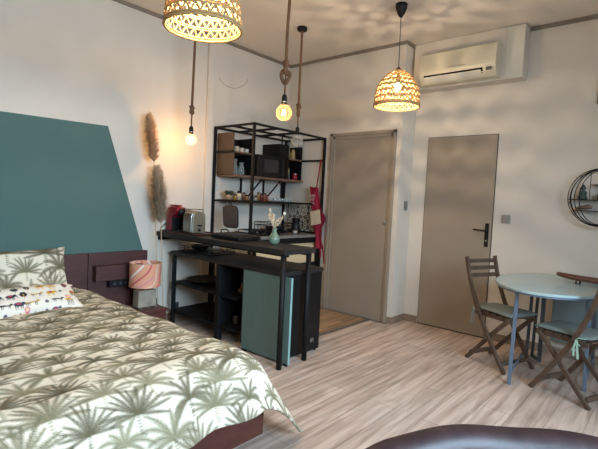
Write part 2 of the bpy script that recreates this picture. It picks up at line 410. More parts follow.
# ================================================================== PENDANTS
def rattan_shade(root, c, material, R=.195):
    k = R/.195
    prof = [(0, .195), (.05, .1915), (.10, .186), (.15, .177), (.19, .160), (.23, .134), (.265, .100), (.29, .066), (.308, .03)]
    def rad(z):
        for (z0, r0_), (z1, r1_) in zip(prof, prof[1:]):
            if z <= z1: return (r0_+(r1_-r0_)*(z-z0)/(z1-z0))*k
        return .02*k
    def P(z, a, d=0): r = rad(z)+d; return (c[0]+r*math.cos(a), c[1]+r*math.sin(a), c[2]+z*k)
    rim = MB()
    for z, rr in ((0, .0075), (.014, .006)):
        rim.tube([P(z, 2*PI*i/48) for i in range(48)], rr*k, 6, closed=True)
    obj('rim', rim, material, root, smooth=True)
    zs = [.014, .058, .068, .112, .122, .160, .168, .200, .208, .236, .262, .285, .305]
    w = MB()
    for z in zs[1:]:
        w.tube([P(z, 2*PI*i/44, .001) for i in range(44)], .0045*k, 5, closed=True)
    rows = [(.014, .058, 26), (.068, .112, 26), (.122, .160, 24), (.168, .200, 22), (.208, .236, 20), (.236, .262, 18), (.262, .285, 14), (.285, .305, 10)]
    for (a, b, n) in rows:
        for i in range(n):
            t0, t1, t2 = 2*PI*i/n, 2*PI*(i+.5)/n, 2*PI*(i+1)/n
            for (p, q) in (((a, t0), (b, t1)), ((b, t1), (a, t2))):
                m_ = ((p[0]+q[0])/2, (p[1]+q[1])/2)
                w.tube([P(*p), P(*m_), P(*q)], .0052*k, 4)
    obj('woven_shade', w, material, root)
    obj('top_cap', MB().lathe((c[0], c[1], c[2]+.30*k), [(.03, 0), (.022, .02), (.008, .035)], 16), M_blackp, root, smooth=True)
    return c[2]+.33*k
def pendant(c, rose, label, power, R=.195):
    t = thing('pendant_lamp', label, 'pendant lamp', (c[0], c[1], c[2]), group=None)
    zt = rattan_shade(t, c, M_rattan, R)
    obj('cable', MB().tube([(c[0], c[1], zt-.03), (rose[0], rose[1], H-.05)], .0035, 6), M_blackp, t)
    obj('ceiling_rose', MB().lathe((rose[0], rose[1], H), [(.052, 0), (.05, -.03), (.035, -.075), (.012, -.11)], 20), M_blackp, t, smooth=True)
    b = obj('light_bulb', MB().ball((c[0], c[1], c[2]+.17), .03), M_lampbulb, t, smooth=True)
    obj('lamp_holder', MB().lathe((c[0], c[1], c[2]+.2), [(.018, 0), (.02, .05), (.01, .1)], 12), M_blackp, t)
    ld = bpy.data.lights.new('pendant_light', 'POINT'); ld.energy = power; ld.color = (1, .80, .55); ld.shadow_soft_size = .014
    lo = bpy.data.objects.new('pendant_light', ld); COL.objects.link(lo); lo.location = (c[0], c[1], c[2]+.17)
    b.visible_shadow = True
pendant((2.089, 1.392, 2.138), (2.089, 1.392), 'large woven rattan pendant lamp glowing above the bed, at the top edge', 52, .190)
pendant((2.022, 3.493, 2.150), (2.010, 3.500), 'woven rattan dome pendant lamp on a black cable in front of the doors', 52, .195)

def rope_bulb(c, label, lit, power, rb, knot, rose, wobble=.0, lean=(0, 0)):
    x, y, z = c
    t = thing('rope_pendant', label, 'pendant bulb', c)
    zt = z+rb*.95
    obj('bulb_socket', MB().lathe((x, y, zt), [(.017, 0), (.021, .012), (.021, .06), (.015, .075), (.006, .085)], 16), M_black, t, smooth=True)
    s = obj('socket_ring', MB().lathe((x, y, zt), [(.0225, .018), (.0225, .026)], 16), M_steel if lit else M_black, t)
    zk = z+knot[0]
    topx, topy = x+lean[0], y+lean[1]
    def L(zz):
        f = (zz-zk)/(H-zk); return (topx-x)*f+x+math.sin(zz*9)*wobble, (topy-y)*f+y
    rp = MB(); rp.tube([(*L(H), H)]+[(*L(zk+(H-zk)*(1-i/10)), zk+(H-zk)*(1-i/10)) for i in range(1, 11)], .012, 8)
    rp.tube([(x, y, zk), (x+.003, y, zk-.03), (x, y, zt+.08)], .007, 8)
    obj('rope', rp, M_rope, t, smooth=True)
    kn = MB(); kw, kh = knot[1], knot[2]
    for q in range(knot[3]):
        pts = []
        cz = zk-kh*.5-q*kh*.75
        for i in range(20):
            a = 2*PI*i/20
            pts.append((x+kw*math.cos(a)*.72, y+kw*math.cos(a)*.7*(1 if q % 2 else -1)+.01*math.sin(a*2), cz+kh*.5*math.sin(a)))
        kn.tube(pts, .0150, 8, closed=True)
        kn.tube([(x-.016, y-.012, cz+kh*.42), (x+.018, y-.018, cz+kh*.3), (x+.014, y+.016, cz+kh*.2), (x-.014, y+.012, cz+kh*.32)], .010, 8, closed=True)
    obj('knot', kn, M_rope, t, smooth=True)
    b = obj('bulb', MB().lathe((x, y, z), [(max(rb*math.sin(PI*i/16), .001), -rb*math.cos(PI*i/16)) for i in range(14)]+[(.016, rb*1.05)], 24), M_bulb if lit else M_bulboff, t, smooth=True)
    f = MB()
    for i in range(6):
        a = 2*PI*i/6
        f.tube([(x+.008*math.cos(a), y+.008*math.sin(a), z+.022), (x+.014*math.cos(a+.5), y+.014*math.sin(a+.5), z-.02)], .0022 if lit else .001, 5)
    obj('filament', f, M_fil if lit else M_steel, b)
    if rose:
        obj('ceiling_rose', MB().lathe((topx, topy, H), [(.05, 0), (.05, -.028), (.046, -.034), (.01, -.036)], 24), M_black, t, smooth=True)
    if lit:
        ld = bpy.data.lights.new('bulb_light', 'POINT'); ld.energy = power; ld.color = (1, .55, .19); ld.shadow_soft_size = .02
        lo = bpy.data.objects.new('bulb_light', ld); COL.objects.link(lo); lo.location = (x, y, z)
rope_bulb((.315, 2.60, 1.835), 'lit globe bulb on a knotted rope nearest the bed wall, above the coffee machine', True, 13, .052, (.32, .022, .07, 1), True, .0, (.02, 0))
rope_bulb((1.53, 2.60, 1.985), 'lit globe bulb on a thick rope with a double loop knot above the bar', True, 7, .063, (.40, .031, .10, 2), True, .004, (.01, 0))
rope_bulb((.958, 3.42, 1.897), 'unlit clear globe bulb on a rope hanging before the kitchen rack', False, 0, .062, (.37, .032, .12, 1), True, .0, (0, 0))

# ================================================================== BED
t = thing('bed', 'double bed with reddish brown wooden base and dark headboard', 'bed', (1.2, .9, 0))
hb = MB().box(0.004, -.6, .12, .045, 1.76, .745).box(0.004, 1.765, .12, .045, 2.335, .745)
obj('headboard', hb, M_wenge, t, bevel=.003)
obj('headboard_shelf', MB().box(.045, 1.80, .50, .12, 2.335, .635), M_wenge, t, bevel=.003)
obj('bed_base', MB().box(.05, .05, .03, 2.33, 1.70, .27).box(.15, .15, 0, 2.2, 1.6, .03), M_bedwood, t, bevel=.004)
obj('mattress', MB().box(.06, .06, .27, 2.26, 1.66, .47), mat('white_ticking', (205, 200, 190), .9, var=.03), t, bevel=.03)

# duvet: a cloth laid over the mattress, falling at foot and sides
na, nb = 560, 520
A = np.linspace(.42, 2.61, na); B = np.linspace(-.22, 2.06, nb)
AA, BB = np.meshgrid(A, B)                      # AA toward the foot (x), BB across (y)
xe, ye0, ye1 = 2.22, .16, 1.50
da = np.maximum(AA-xe, 0); db = np.maximum(BB-ye1, 0)-np.maximum(ye0-BB, 0)
adb = np.abs(db); d = np.hypot(da, adb)+1e-9
rr_, th = .25, 1.02
arc = rr_*th
ang = np.clip(d/rr_, 0, th)
hor = rr_*np.sin(ang)+np.maximum(d-arc, 0)*math.cos(th)
drop = rr_*(1-np.cos(ang))+np.maximum(d-arc, 0)*math.sin(th)
ztop = .505
lim = ztop-.035
over = np.maximum(drop-lim, 0); drop = np.minimum(drop, lim); hor = hor+over*.9
px = np.minimum(AA, xe)+hor*da/d; py = np.clip(BB, ye0, ye1)+hor*db/d
z = ztop-drop
def ns(x, y, s, seed):
    g = np.random.default_rng(seed); out = np.zeros_like(x)
    for i in range(7):
        a = g.uniform(0, 2*PI); f = s*g.uniform(.6, 1.6); out += np.sin((x*np.cos(a)+y*np.sin(a))*f+g.uniform(0, 6.28))
    return out/7
puff = .016*ns(AA, BB, 7, 1)+.010*ns(AA, BB, 17, 2)+.005*ns(AA, BB, 36, 4)
fall = np.clip(d/.25, 0, 1)
z = z+puff*(1-.6*fall)+.01
fold = .02*np.sin(BB*14+.6*np.sin(BB*5))*fall*(da > 0)*(adb < .05); px = px+fold
fold2 = .018*np.sin(AA*13+1)*fall*(da < .05); py = py+fold2*np.sign(db)
z = np.maximum(z, .02)
P = np.stack([px, py, z], -1)
cv = palm_canvas(2.5, 2.45, .0026, .215)
colr = cv.sample(BB+.25, 2.76-AA)
M_duvet = attr_mat('palm_print_cotton', .85, .12, 90)
tag(grid_obj('duvet', P, colr, M_duvet, None, .012), 'cream duvet printed with olive palm trees spread over the bed', 'duvet')

def pillow(name, c, w, h, th_, tilt, colr_fn, label, n=(150, 90), corner=.035, yaw=0.):
    nu, nv = n
    t = np.linspace(-1, 1, nu); s = np.linspace(-1, 1, nv); U, V = np.meshgrid(t, s)
    prof = (np.clip(1-U**4, 0, 1)*np.clip(1-V**4, 0, 1))**.5
    pinch = 1-.07*(1-V**2)*np.abs(U)**3
    pinch2 = 1-.09*(1-U**2)*np.abs(V)**3
    X = U*w/2*pinch; Y = V*h/2*pinch2
    wr = .006*ns(U*w, V*h, 30, 9)*prof
    out = []
    for sg in (1, -1):
        Z = sg*(th_/2*prof+wr)
        # local: X along world y, Y up the slope, Z outwards (+x)
        ct, st = math.cos(tilt), math.sin(tilt)
        wx = -Y*st+Z*ct; wz = Y*ct+Z*st
        cy_, sy_ = math.cos(yaw), math.sin(yaw)
        out.append((c[0]+wx*cy_-X*sy_, c[1]+X*cy_+wx*sy_, c[2]+wz))
    P1 = np.stack(out[0], -1); P2 = np.stack(out[1], -1)[:, ::-1]
    Pp = np.concatenate([P1, P2], 1)
    Cc = colr_fn(U*w/2+w/2, V*h/2+h/2); Cc = np.concatenate([Cc, Cc[:, ::-1]], 1)
    root = thing(name, label, 'pillow', (c[0], c[1], c[2]-h/2*math.cos(tilt)))
    grid_obj('pillowcase', Pp, Cc, attr_mat(name+'_cotton', .85, .1, 80), root)
    return root
pc = palm_canvas(.9, .7, .0025, .26, seed=11)
pillow('pillow', (.30, 1.10, .652), .78, .40, .16, .35, lambda u, v: pc.sample(u+.04, v+.05), 'palm print pillow standing against the headboard')
# animal print bolster
ac = Canvas(.9, .5, .002, (226, 216, 200)); R = random.Random(4)
NK = [(38, 40, 42), (110, 28, 44), (60, 66, 84), (196, 154, 60), (40, 60, 62)]
def elephant(x, y, s, col, leg):
    ac.blob(x, y, .026*s, .015*s, col); ac.blob(x+.027*s, y+.006*s, .011*s, .011*s, col)
    ac.stroke(x+.036*s, y+.004*s, x+.040*s, y-.022*s, .006*s, col)
    for q in (-.018, -.008, .008, .018): ac.stroke(x+q*s, y-.008*s, x+q*s, y-.032*s, .007*s, leg)
    ac.blob(x, y+.004*s, .012*s, .008*s, (170, 60, 80))
def dog(x, y, s, col, leg):
    ac.stroke(x-.03*s, y, x+.025*s, y, .013*s, col); ac.blob(x+.03*s, y+.008*s, .010*s, .007*s, col)
    for q in (-.026, -.017, .014, .022): ac.stroke(x+q*s, y, x+q*s, y-.022*s, .005*s, leg)
    ac.stroke(x-.03*s, y, x-.04*s, y+.014*s, .004*s, col)
def tree(x, y, s, col, leg):
    for a in range(6): ac.blob(x+.012*s*math.cos(a*1.05), y+.012*s*math.sin(a*1.05), .009*s, .009*s, col)
    ac.stroke(x, y, x, y-.034*s, .005*s, leg)
def house(x, y, s, col, leg):
    ac.blob(x, y+.022*s, .016*s, .016*s, (206, 98, 130)); ac.blob(x, y+.022*s, .010*s, .010*s, (232, 200, 150))
    ac.stroke(x-.02*s, y, x+.02*s, y, .016*s, (214, 170, 60))
    for q in (-.016, -.006, .006, .016): ac.stroke(x+q*s, y-.006*s, x+q*s, y-.036*s, .006*s, leg)
def flower(x, y, s, col, leg):
    for a in range(5): ac.blob(x+.007*s*math.cos(a*1.256), y+.007*s*math.sin(a*1.256), .005*s, .005*s, col)
fns = [elephant, tree, dog, flower, elephant, house, tree, dog]
for j in range(6):
    for i in range(11):
        x = .03+i*.078+(j % 2)*.036+R.uniform(-.008, .008); y = .035+j*.07+R.uniform(-.008, .008)
        R.choice(fns)(x, y, R.uniform(.95, 1.15), R.choice(NK), R.choice(NK))
pillow('bolster_pillow', (.81, 1.01, .556), .70, .26, .14, 1.05, lambda u, v: ac.sample(u, v+.04), 'long white pillow printed with small coloured animals and trees, in front of the palm pillow')

# speaker bar under headboard shelf
t = thing('power_strip', 'small black power strip under the headboard shelf beside the lamp', 'power strip', (.07, 2.03, .45))
obj('housing', MB().box(.045, 1.93, .435, .11, 2.14, .495), M_blackp, t, bevel=.004)
for i in range(3): obj('socket', MB().tube([(.11, 1.975+i*.055, .465), (.113, 1.975+i*.055, .465)], .016, 14), mat('grey_socket', (46, 50, 60), .4), t)

# nightstand + lamp
t = thing('nightstand', 'low dark red brown nightstand with a drawer beside the bed', 'nightstand', (.23, 2.05, 0))
obj('body', MB().box(.05, 1.76, .03, .41, 2.325, .225), M_bedwood, t, bevel=.003)
obj('top', MB().box(.047, 1.75, .225, .42, 2.335, .25), M_bedwood, t, bevel=.003)
obj('drawer', MB().box(.41, 1.775, .045, .418, 2.31, .215), M_bedwood, t, bevel=.002)
obj('plinth', MB().box(.07, 1.8, 0, .38, 2.30, .03), M_black, t)
lx, ly = .25, 2.195
t = thing('table_lamp', 'table lamp with a pink and peach swirl drum shade on a grey block base', 'lamp', (lx, ly, .25))
obj('lamp_base', MB().prism([(ly-.092, .255), (ly+.092, .255), (ly+.087, .41), (ly-.087, .41)], 'x', lx-.05, lx+.05), M_stone, t, bevel=.006)
obj('foot', MB().box(lx-.045, ly-.08, .25, lx+.045, ly+.08, .256), M_black, t)
obj('neck', MB().tube([(lx, ly, .41), (lx, ly, .52)], .009, 10), M_steelp, t)
nu, nv = 200, 90; a = np.linspace(0, 2*PI, nu); v = np.linspace(0, 1, nv); U, V = np.meshgrid(a, v)
sc_ = Canvas(.9, .25, .0025, (222, 158, 128)); cols = [(226, 190, 168), (206, 110, 118), (224, 176, 120), (240, 224, 210), (198, 98, 92), (210, 140, 140)]
for kk in range(14):
    cx0 = kk*.075; c_ = cols[kk % 6]
    for q in range(24):
        s0, s1 = q/24, (q+1)/24
        ff = lambda s: (cx0-.07+.16*s+.03*math.sin(s*5+kk), .02+.22*s**1.4)
        ac1, ac2 = ff(s0), ff(s1); sc_.stroke(*ac1, *ac2, .019, c_)
Rl = .14
PP = np.stack([lx+Rl*np.cos(U), ly+Rl*np.sin(U), .445+.215*V], -1)
sh = grid_obj('lamp_shade', PP, sc_.sample(U*Rl, V*.215+.02), attr_mat('swirl_fabric', .8), t, .003)
M_bind = mat('peach_binding', (214, 168, 140), .8, var=.05)
for z_ in (.66, .446): obj('shade_rim', MB().tube([(lx+Rl*math.cos(i*PI/20), ly+Rl*math.sin(i*PI/20), z_) for i in range(40)], .0028, 6, closed=True), M_bind, t, smooth=True)
obj('shade_carrier', MB().tube([(lx-Rl, ly, .52), (lx+Rl, ly, .52)], .002, 6).tube([(lx, ly-Rl, .52), (lx, ly+Rl, .52)], .002, 6), M_steelp, t)
solo('cable', MB().tube([(lx+.06+.03*math.sin(i*.9), ly-.10+i*.012, .255+.003*(i % 2)) for i in range(16)], .003, 6), M_steelp, 'thin lamp cable curled on the nightstand before the lamp', 'cable', (lx+.06, ly, .25), smooth=True)

# ================================================================== PAMPAS GRASS
def pampas(base, mid, tip, n, wid, material, label, seed):
    R = random.Random(seed)
    t = thing('pampas_grass', label, 'dried grass', base)
    B0, Mv, Tp = Vector(base), Vector(mid), Vector(tip)
    st = [B0.lerp(Mv, i/6) for i in range(7)]+[Mv.lerp(Tp, i/4) for i in range(1, 4)]
    obj('stem', MB().tube(st, .0045, 6), M_stem, t, smooth=True)
    mb = MB(); ax_ = (Tp-Mv); Ln = ax_.length; ax_.normalize()
    o1 = ax_.orthogonal().normalized(); o2 = ax_.cross(o1)
    for i in range(n):
        s = R.random()**.9; a = R.uniform(0, 2*PI); w = wid*(math.sin(PI*min(1, s*.86+.12))**.55)*R.uniform(.5, 1.15)
        dirv = o1*math.cos(a)+o2*math.sin(a)
        p0 = Mv+ax_*(s*Ln*.93); l = Ln*.16*R.uniform(.7, 1.3)
        p1 = p0+dirv*w*.72+ax_*l*.35; p2 = p0+dirv*w+ax_*l*.75+Vector((0, 0, -.25*w))
        sd = dirv.cross(ax_)*.0034
        for (q0, q1, k0, k1) in ((p0, p1, 1, .9), (p1, p2, .9, .25)):
            mb.poly([q0-sd*k0, q0+sd*k0, q1+sd*k1, q1-sd*k1], [(0, 1, 2, 3)])
        for q in range(4):       # side hairs
            f = R.uniform(.2, 1); b0 = p0.lerp(p2, f); dd = (dirv*R.uniform(.1, 1)+ax_*R.uniform(-.1, .8)+dirv.cross(ax_)*R.uniform(-1, 1)).normalized()*R.uniform(.012, .028)
            mb.poly([b0-sd*.45, b0+sd*.45, b0+dd], [(0, 1, 2)])
    obj('plume', mb, material, t)
pampas((.13, 2.42, 0), (.13, 2.325, 1.60), (.135, 2.255, 2.03), 1500, .088, M_dry, 'tall pampas stem with the upper orange tan plume against the wall', 3)
pampas((.18, 2.45, 0), (.15, 2.405, 1.02), (.14, 2.35, 1.55), 2000, .105, M_drypale, 'shorter pampas stem with the lower pale beige plume beside the bar', 5)

# ================================================================== BAR TABLE
t = thing('bar_table', 'high narrow bar table with a dark wood top and black tube legs', 'bar table', (.9, 2.63, 0))
obj('tabletop', MB().box(0.002, 2.45, .885, 1.745, 2.83, .925), M_blkwood, t, bevel=.002)
for (x, y) in ((1.705, 2.485), (1.705, 2.785)):
    l = obj('leg', MB().tube([(x, y, .0), (x, y, .885)], .022, 16), M_black, t, smooth=True)
obj('wall_bracket', MB().box(.002, 2.47, .84, .03, 2.81, .885), M_black, t)
obj('frame', MB().box(.03, 2.50, .865, 1.72, 2.53, .885).box(.03, 2.75, .865, 1.72, 2.78, .885), M_black, t)

# kitchen island under it
t = thing('shelf_unit', 'low black kitchen shelf unit with two open shelves below the bar', 'shelf unit', (.8, 2.83, 0))
obj('top', MB().box(.10, 2.555, .698, 1.645, 3.07, .733), M_blkwood, t, bevel=.002)
for (x, y, s) in ((.13, 2.585, .017), (.13, 3.07, .017), (.62, 3.07, .017), (.84, 2.59, .026), (1.08, 3.07, .02)):
    obj('leg', MB().box(x-s, y-s, 0, x+s, y+s, .70), M_black, t, bevel=.002)
obj('shelf', MB().box(.11, 2.575, .405, 1.075, 3.085, .425), M_black, t, bevel=.001)
obj('shelf', MB().box(.11, 2.575, .125, 1.075, 3.085, .145), M_black, t, bevel=.001)
obj('divider', MB().box(.83, 2.62, .145, .85, 3.085, .405).box(.83, 2.62, .425, .85, 3.085, .70), M_black, t)
obj('back_panel', MB().box(.85, 3.07, .12, 1.075, 3.085, .70), M_black, t)
# fridge
t = thing('mini_fridge', 'black undercounter fridge at the end of the bar, small silver badge on its side', 'fridge', (1.36, 2.88, 0))
obj('body', MB().box(1.11, 2.67, .02, 1.635, 3.068, .695), M_blackp, t, bevel=.006)
obj('door', MB().box(1.11, 2.615, .03, 1.635, 2.662, .692), M_blackp, t, bevel=.006)
for (x, y) in ((1.14, 2.71), (1.60, 2.71), (1.14, 3.05), (1.60, 3.05)): obj('foot', MB().tube([(x, y, 0), (x, y, .02)], .015, 10), M_blackp, t)
bd = obj('badge', MB().box(1.635, 2.945, .095, 1.637, 2.952, .125).box(1.635, 2.96, .095, 1.637, 2.967, .125).box(1.635, 2.945, .122, 1.637, 2.985, .127)
    .box(1.635, 2.978, .095, 1.637, 2.985, .125), M_steelp, t); bd['label'] = 'small silver badge'
t = thing('cabinet_door', 'tall flat sage green panel in front of the black fridge', 'panel', (1.43, 2.585, 0))
obj('board', MB().box(1.185, 2.562, .02, 1.725, 2.582, .70), M_green, t, bevel=.001)
obj('lit_edge', MB().box(1.725, 2.562, .02, 1.728, 2.582, .70), mat('lit_sage_edge', (130, 168, 164), .5, var=.03), t)  # same board; light falling on its end edge is painted as a paler sage
for x in (1.20, 1.67): obj('foot', MB().box(x, 2.564, 0, x+.04, 2.58, .02), M_black, t)
# things on the island and its shelves
t = thing('serving_tray', 'black wire tray on the shelf unit top, below the coffee machine', 'tray', (.38, 2.8, .733))
obj('base', MB().box(.13, 2.66, .733, .62, 2.95, .742), M_blackp, t, bevel=.002)
w = MB()
for (z0) in (.76, .785):
    w.tube([(.13, 2.66, z0), (.62, 2.66, z0), (.62, 2.95, z0), (.13, 2.95, z0)], .003, 6, closed=True)
for i in range(9):
    w.tube([(.13+i*.061, 2.66, .74), (.13+i*.061, 2.66, .785)], .0025, 5); w.tube([(.13+i*.061, 2.95, .74), (.13+i*.061, 2.95, .785)], .0025, 5)
obj('rail', w, M_black, t)
solo('bowl', MB().lathe((.26, 2.80, .742), [(.05, 0), (.085, .03), (.10, .055), (.095, .055), (.08, .03), (.03, .008)], 24), M_blackp, 'black bowl in the wire tray under the bar', 'bowl', (.26, 2.80, .742), smooth=True)
solo('metal_box', MB().box(.44, 2.76, .742, .53, 2.86, .79), M_steel, 'small shiny steel box in the wire tray under the bar', 'box', (.49, 2.80, .742), bevel=.006)
solo('plate_stack', MB().lathe((.36, 2.82, .425), [(.10, 0), (.15, .012), (.20, .03), (.205, .04), (.19, .04), (.08, .03), (.001, .03)], 28), M_blackp, 'wide dark dish on the middle shelf of the black unit', 'dish', (.36, 2.82, .425), smooth=True)
solo('wooden_bowl', MB().lathe((.99, 2.78, .425), [(.05, 0), (.075, .02), (.08, .04), (.06, .04), (.03, .02)], 20), M_oakedge, 'small brown bowl on the middle shelf beside the green panel', 'bowl', (.99, 2.78, .425), smooth=True)
solo('orange_jar', MB().lathe((.99, 2.78, .466), [(.052, 0), (.055, .02), (.045, .06), (.03, .075), (.001, .078)], 18), mat('orange_ceramic', (158, 96, 60), .5, var=.2, scale=20), 'orange brown jar standing on the small bowl beside the green panel', 'jar', (.99, 2.78, .466), smooth=True)
for i in range(3):
    solo('storage_tin', MB().lathe((.93+i*.06, 2.72+(i % 2)*.09, .145), [(.028, 0), (.028, .07), (.026, .074), (.001, .074)], 14), mat('dull_tin', (84, 80, 74), .4, .5),
         ('small dull tin on the bottom shelf, nearest the black post', 'small dull tin on the bottom shelf, middle of three', 'small dull tin on the bottom shelf, nearest the green panel')[i], 'tin', (.93+i*.06, 2.72+(i % 2)*.09, .145), 'tins on the bottom shelf')

# ================================================================== ON THE BAR
t = thing('serving_tray', 'dark red tray under the coffee machine and toaster at the wall end of the bar', 'tray', (.33, 2.65, .925))
obj('base', MB().box(.03, 2.475, .925, .60, 2.80, .933), M_redtray, t, bevel=.003)
obj('lip', MB().box(.03, 2.475, .933, .60, 2.483, .942).box(.03, 2.792, .933, .60, 2.80, .942).box(.03, 2.483, .933, .038, 2.792, .942).box(.592, 2.483, .933, .60, 2.792, .942), M_redtray, t)
t = thing('coffee_machine', 'dark red capsule coffee machine on the tray', 'coffee machine', (.19, 2.64, .933))
obj('body', MB().prism([(.06, .933), (.15, .933), (.15, 1.08), (.20, 1.10), (.24, 1.14), (.23, 1.17), (.15, 1.185), (.08, 1.17), (.06, 1.12)], 'y', 2.575, 2.685), M_red, t, bevel=.008)
obj('side_panel', MB().prism([(.14, .934), (.235, .934), (.235, .95), (.16, .96), (.15, 1.08), (.14, 1.1)], 'y', 2.578, 2.682), M_blackp, t, bevel=.002)
obj('brew_head', MB().tube([(.20, 2.63, 1.13), (.265, 2.63, 1.13)], .036, 18), M_blackp, t, smooth=True)
obj('water_tank', MB().prism([(2.69, .933), (2.775, .933), (2.775, 1.10), (2.76, 1.14), (2.72, 1.15), (2.69, 1.13)], 'x', .08, .24), mat('dark_wine_plastic', (66, 14, 26), .2), t, bevel=.006)
obj('lever', MB().box(.08, 2.60, 1.185, .20, 2.66, 1.197), M_red, t, bevel=.004)
obj('drip_tray', MB().box(.16, 2.58, .934, .27, 2.68, .952), M_blackp, t, bevel=.003)
t.location += Vector((-.02, -.04, 0))
t = thing('toaster', 'silver toaster with rounded top on the tray beside the coffee machine', 'toaster', (.46, 2.68, .933))
pr = [(2.60, .94), (2.60, 1.08), (2.612, 1.115), (2.64, 1.13), (2.73, 1.13), (2.758, 1.115), (2.77, 1.08), (2.77, .94)]
obj('body', MB().prism(pr, 'x', .33, .46), M_steel, t, bevel=.005)
obj('end_panel', MB().prism([(y*1.0+(2.685-y)*.12, z0-.002) for y, z0 in pr], 'x', .46, .475), mat('warm_steel', (150, 142, 124), .35, .7), t, bevel=.004)
obj('lever', MB().box(.475, 2.667, 1.0, .502, 2.703, 1.014), M_blackp, t, bevel=.003)
obj('dial', MB().tube([(.475, 2.685, .965), (.485, 2.685, .965)], .013, 14), M_blackp, t)
obj('slot', MB().box(.35, 2.64, 1.1302, .44, 2.66, 1.132).box(.35, 2.705, 1.1302, .44, 2.725, 1.132), M_blackp, t)
obj('bun_rack', MB().tube([(.34, 2.62, 1.15), (.34, 2.75, 1.15), (.45, 2.75, 1.15), (.45, 2.62, 1.15)], .005, 6, closed=True)
    .tube([(.34, 2.62, 1.128), (.34, 2.62, 1.15)], .004, 6).tube([(.45, 2.75, 1.128), (.45, 2.75, 1.15)], .004, 6).tube([(.45, 2.62, 1.128), (.45, 2.62, 1.15)], .004, 6), M_steel, t, smooth=True)
t.location += Vector((-.035, -.045, 0)); t.scale = (1, 1, 1.06)
cm = bpy.data.objects['coffee_machine']
obj('cord', MB().tube([(.05, 2.56, .98), (.03, 2.53, 1.0), (.02, 2.50, .97), (.02, 2.48, .93)], .004, 6), M_blackp, cm, smooth=True)
t = thing('contact_grill', 'flat black grill plate on the bar in front of the rack', 'grill', (.95, 2.66, .925))
obj('base', MB().box(.75, 2.54, .931, 1.13, 2.80, .962), M_blackp, t, bevel=.006)
obj('grill_plate', MB().box(.78, 2.56, .962, 1.02, 2.785, .974), mat('worn_grill_plate', (60, 58, 56), .4, .3, var=.3, scale=30), t, bevel=.003)
obj('handle', MB().tube([(.80, 2.62, .972), (.78, 2.63, 1.0), (.78, 2.70, 1.0), (.80, 2.71, .972)], .006, 8), M_blackp, t, smooth=True)
for x in (.77, 1.08): obj('foot', MB().box(x, 2.56, .925, x+.03, 2.78, .931), M_blackp, t)
solo('spoon_rest', MB().lathe((.70, 2.70, .925), [(.02, 0), (.035, .004), (.04, .008), (.03, .006), (.001, .004)], 16), M_steel, 'small shiny dish on the bar left of the black grill plate', 'dish', (.70, 2.70, .925), smooth=True)
t = thing('vase', 'pale green celadon vase near the free end of the bar', 'vase', (1.40, 2.69, .925))
obj('body', MB().lathe((1.40, 2.69, .925), [(.026, 0), (.040, .012), (.047, .035), (.045, .058), (.032, .082), (.020, .098), (.018, .118), (.022, .132), (.018, .13), (.014, .11)], 28), M_vase, t, smooth=True)
t2 = thing('dried_flowers', 'dried cream flower sprigs standing in the green vase', 'dried flowers', (1.40, 2.69, 1.04))
R = random.Random(2); st = MB(); fl = MB(); bd_ = MB()
for i, (dx, dy, hh) in enumerate([(-.05, -.02, .19), (-.045, -.035, .14), (-.02, -.02, .11), (.0, .02, .10), (.03, .03, .12), (.05, .05, .15), (-.03, .0, .16)]):
    p0 = Vector((1.40, 2.69, 1.03)); p1 = p0+Vector((dx, dy, hh)); pm = p0.lerp(p1, .5)+Vector((dx*-.2, 0, .02))
    st.tube([p0, pm, p1], .0015, 5)
    for q in range(9):
        f = R.uniform(.45, 1); c_ = p0.lerp(p1, f)+Vector([R.uniform(-.008, .008) for _ in range(3)])
        fl.ball(c_, R.uniform(.004, .009), 6, 1.3)
bd_.ball((1.40+.052, 2.745, 1.185), .012, 8, 1.2)
obj('stem', st, M_stem, t2, smooth=True); obj('flower_head', fl, M_petal, t2, smooth=True); obj('flower_bud', bd_, mat('white_bud', (222, 214, 200), .8), t2, smooth=True)

# ================================================================== KITCHEN COUNTER + RACK
t = thing('kitchen_counter', 'kitchen counter with grey top and cream front behind the bar', 'counter', (.3, 3.7, 0))
obj('worktop', MB().box(0.002, 3.20, .865, .62, 4.315, .895), M_top, t, bevel=.002)
obj('frame', MB().box(.585, 3.22, 0, .615, 3.25, .865).box(.585, 4.28, 0, .615, 4.31, .865).box(.585, 3.25, .80, .612, 4.28, .865)
    .box(.585, 3.68, 0, .612, 3.71, .80).box(.585, 3.25, .52, .612, 4.28, .555).box(.585, 3.25, .05, .612, 4.28, .08), M_black, t)
obj('drawer', MB().box(.03, 3.72, .56, .58, 4.27, .795), M_creamcab, t, bevel=.003)
obj('drawer', MB().box(.03, 3.72, .09, .58, 4.27, .515), M_creamcab, t, bevel=.003)
obj('drawer', MB().box(.03, 3.26, .56, .58, 3.67, .795), M_creamcab, t, bevel=.003)
obj('drawer', MB().box(.03, 3.26, .09, .58, 3.67, .515), M_creamcab, t, bevel=.003)

ZR = 2.05
t = thing('kitchen_rack', 'tall black metal rack standing on the counter in the kitchen corner', 'rack', (.3, 3.75, .895))
def bars(lst, r=.0125):
    b_ = MB()
    for (p, q) in lst:
        lo = [min(p[i], q[i])-r for i in range(3)]; hi = [max(p[i], q[i])+r for i in range(3)]
        b_.box(*lo, *hi)
    return b_
XA, XB, YA, YB = .02, .635, 3.13, 4.295
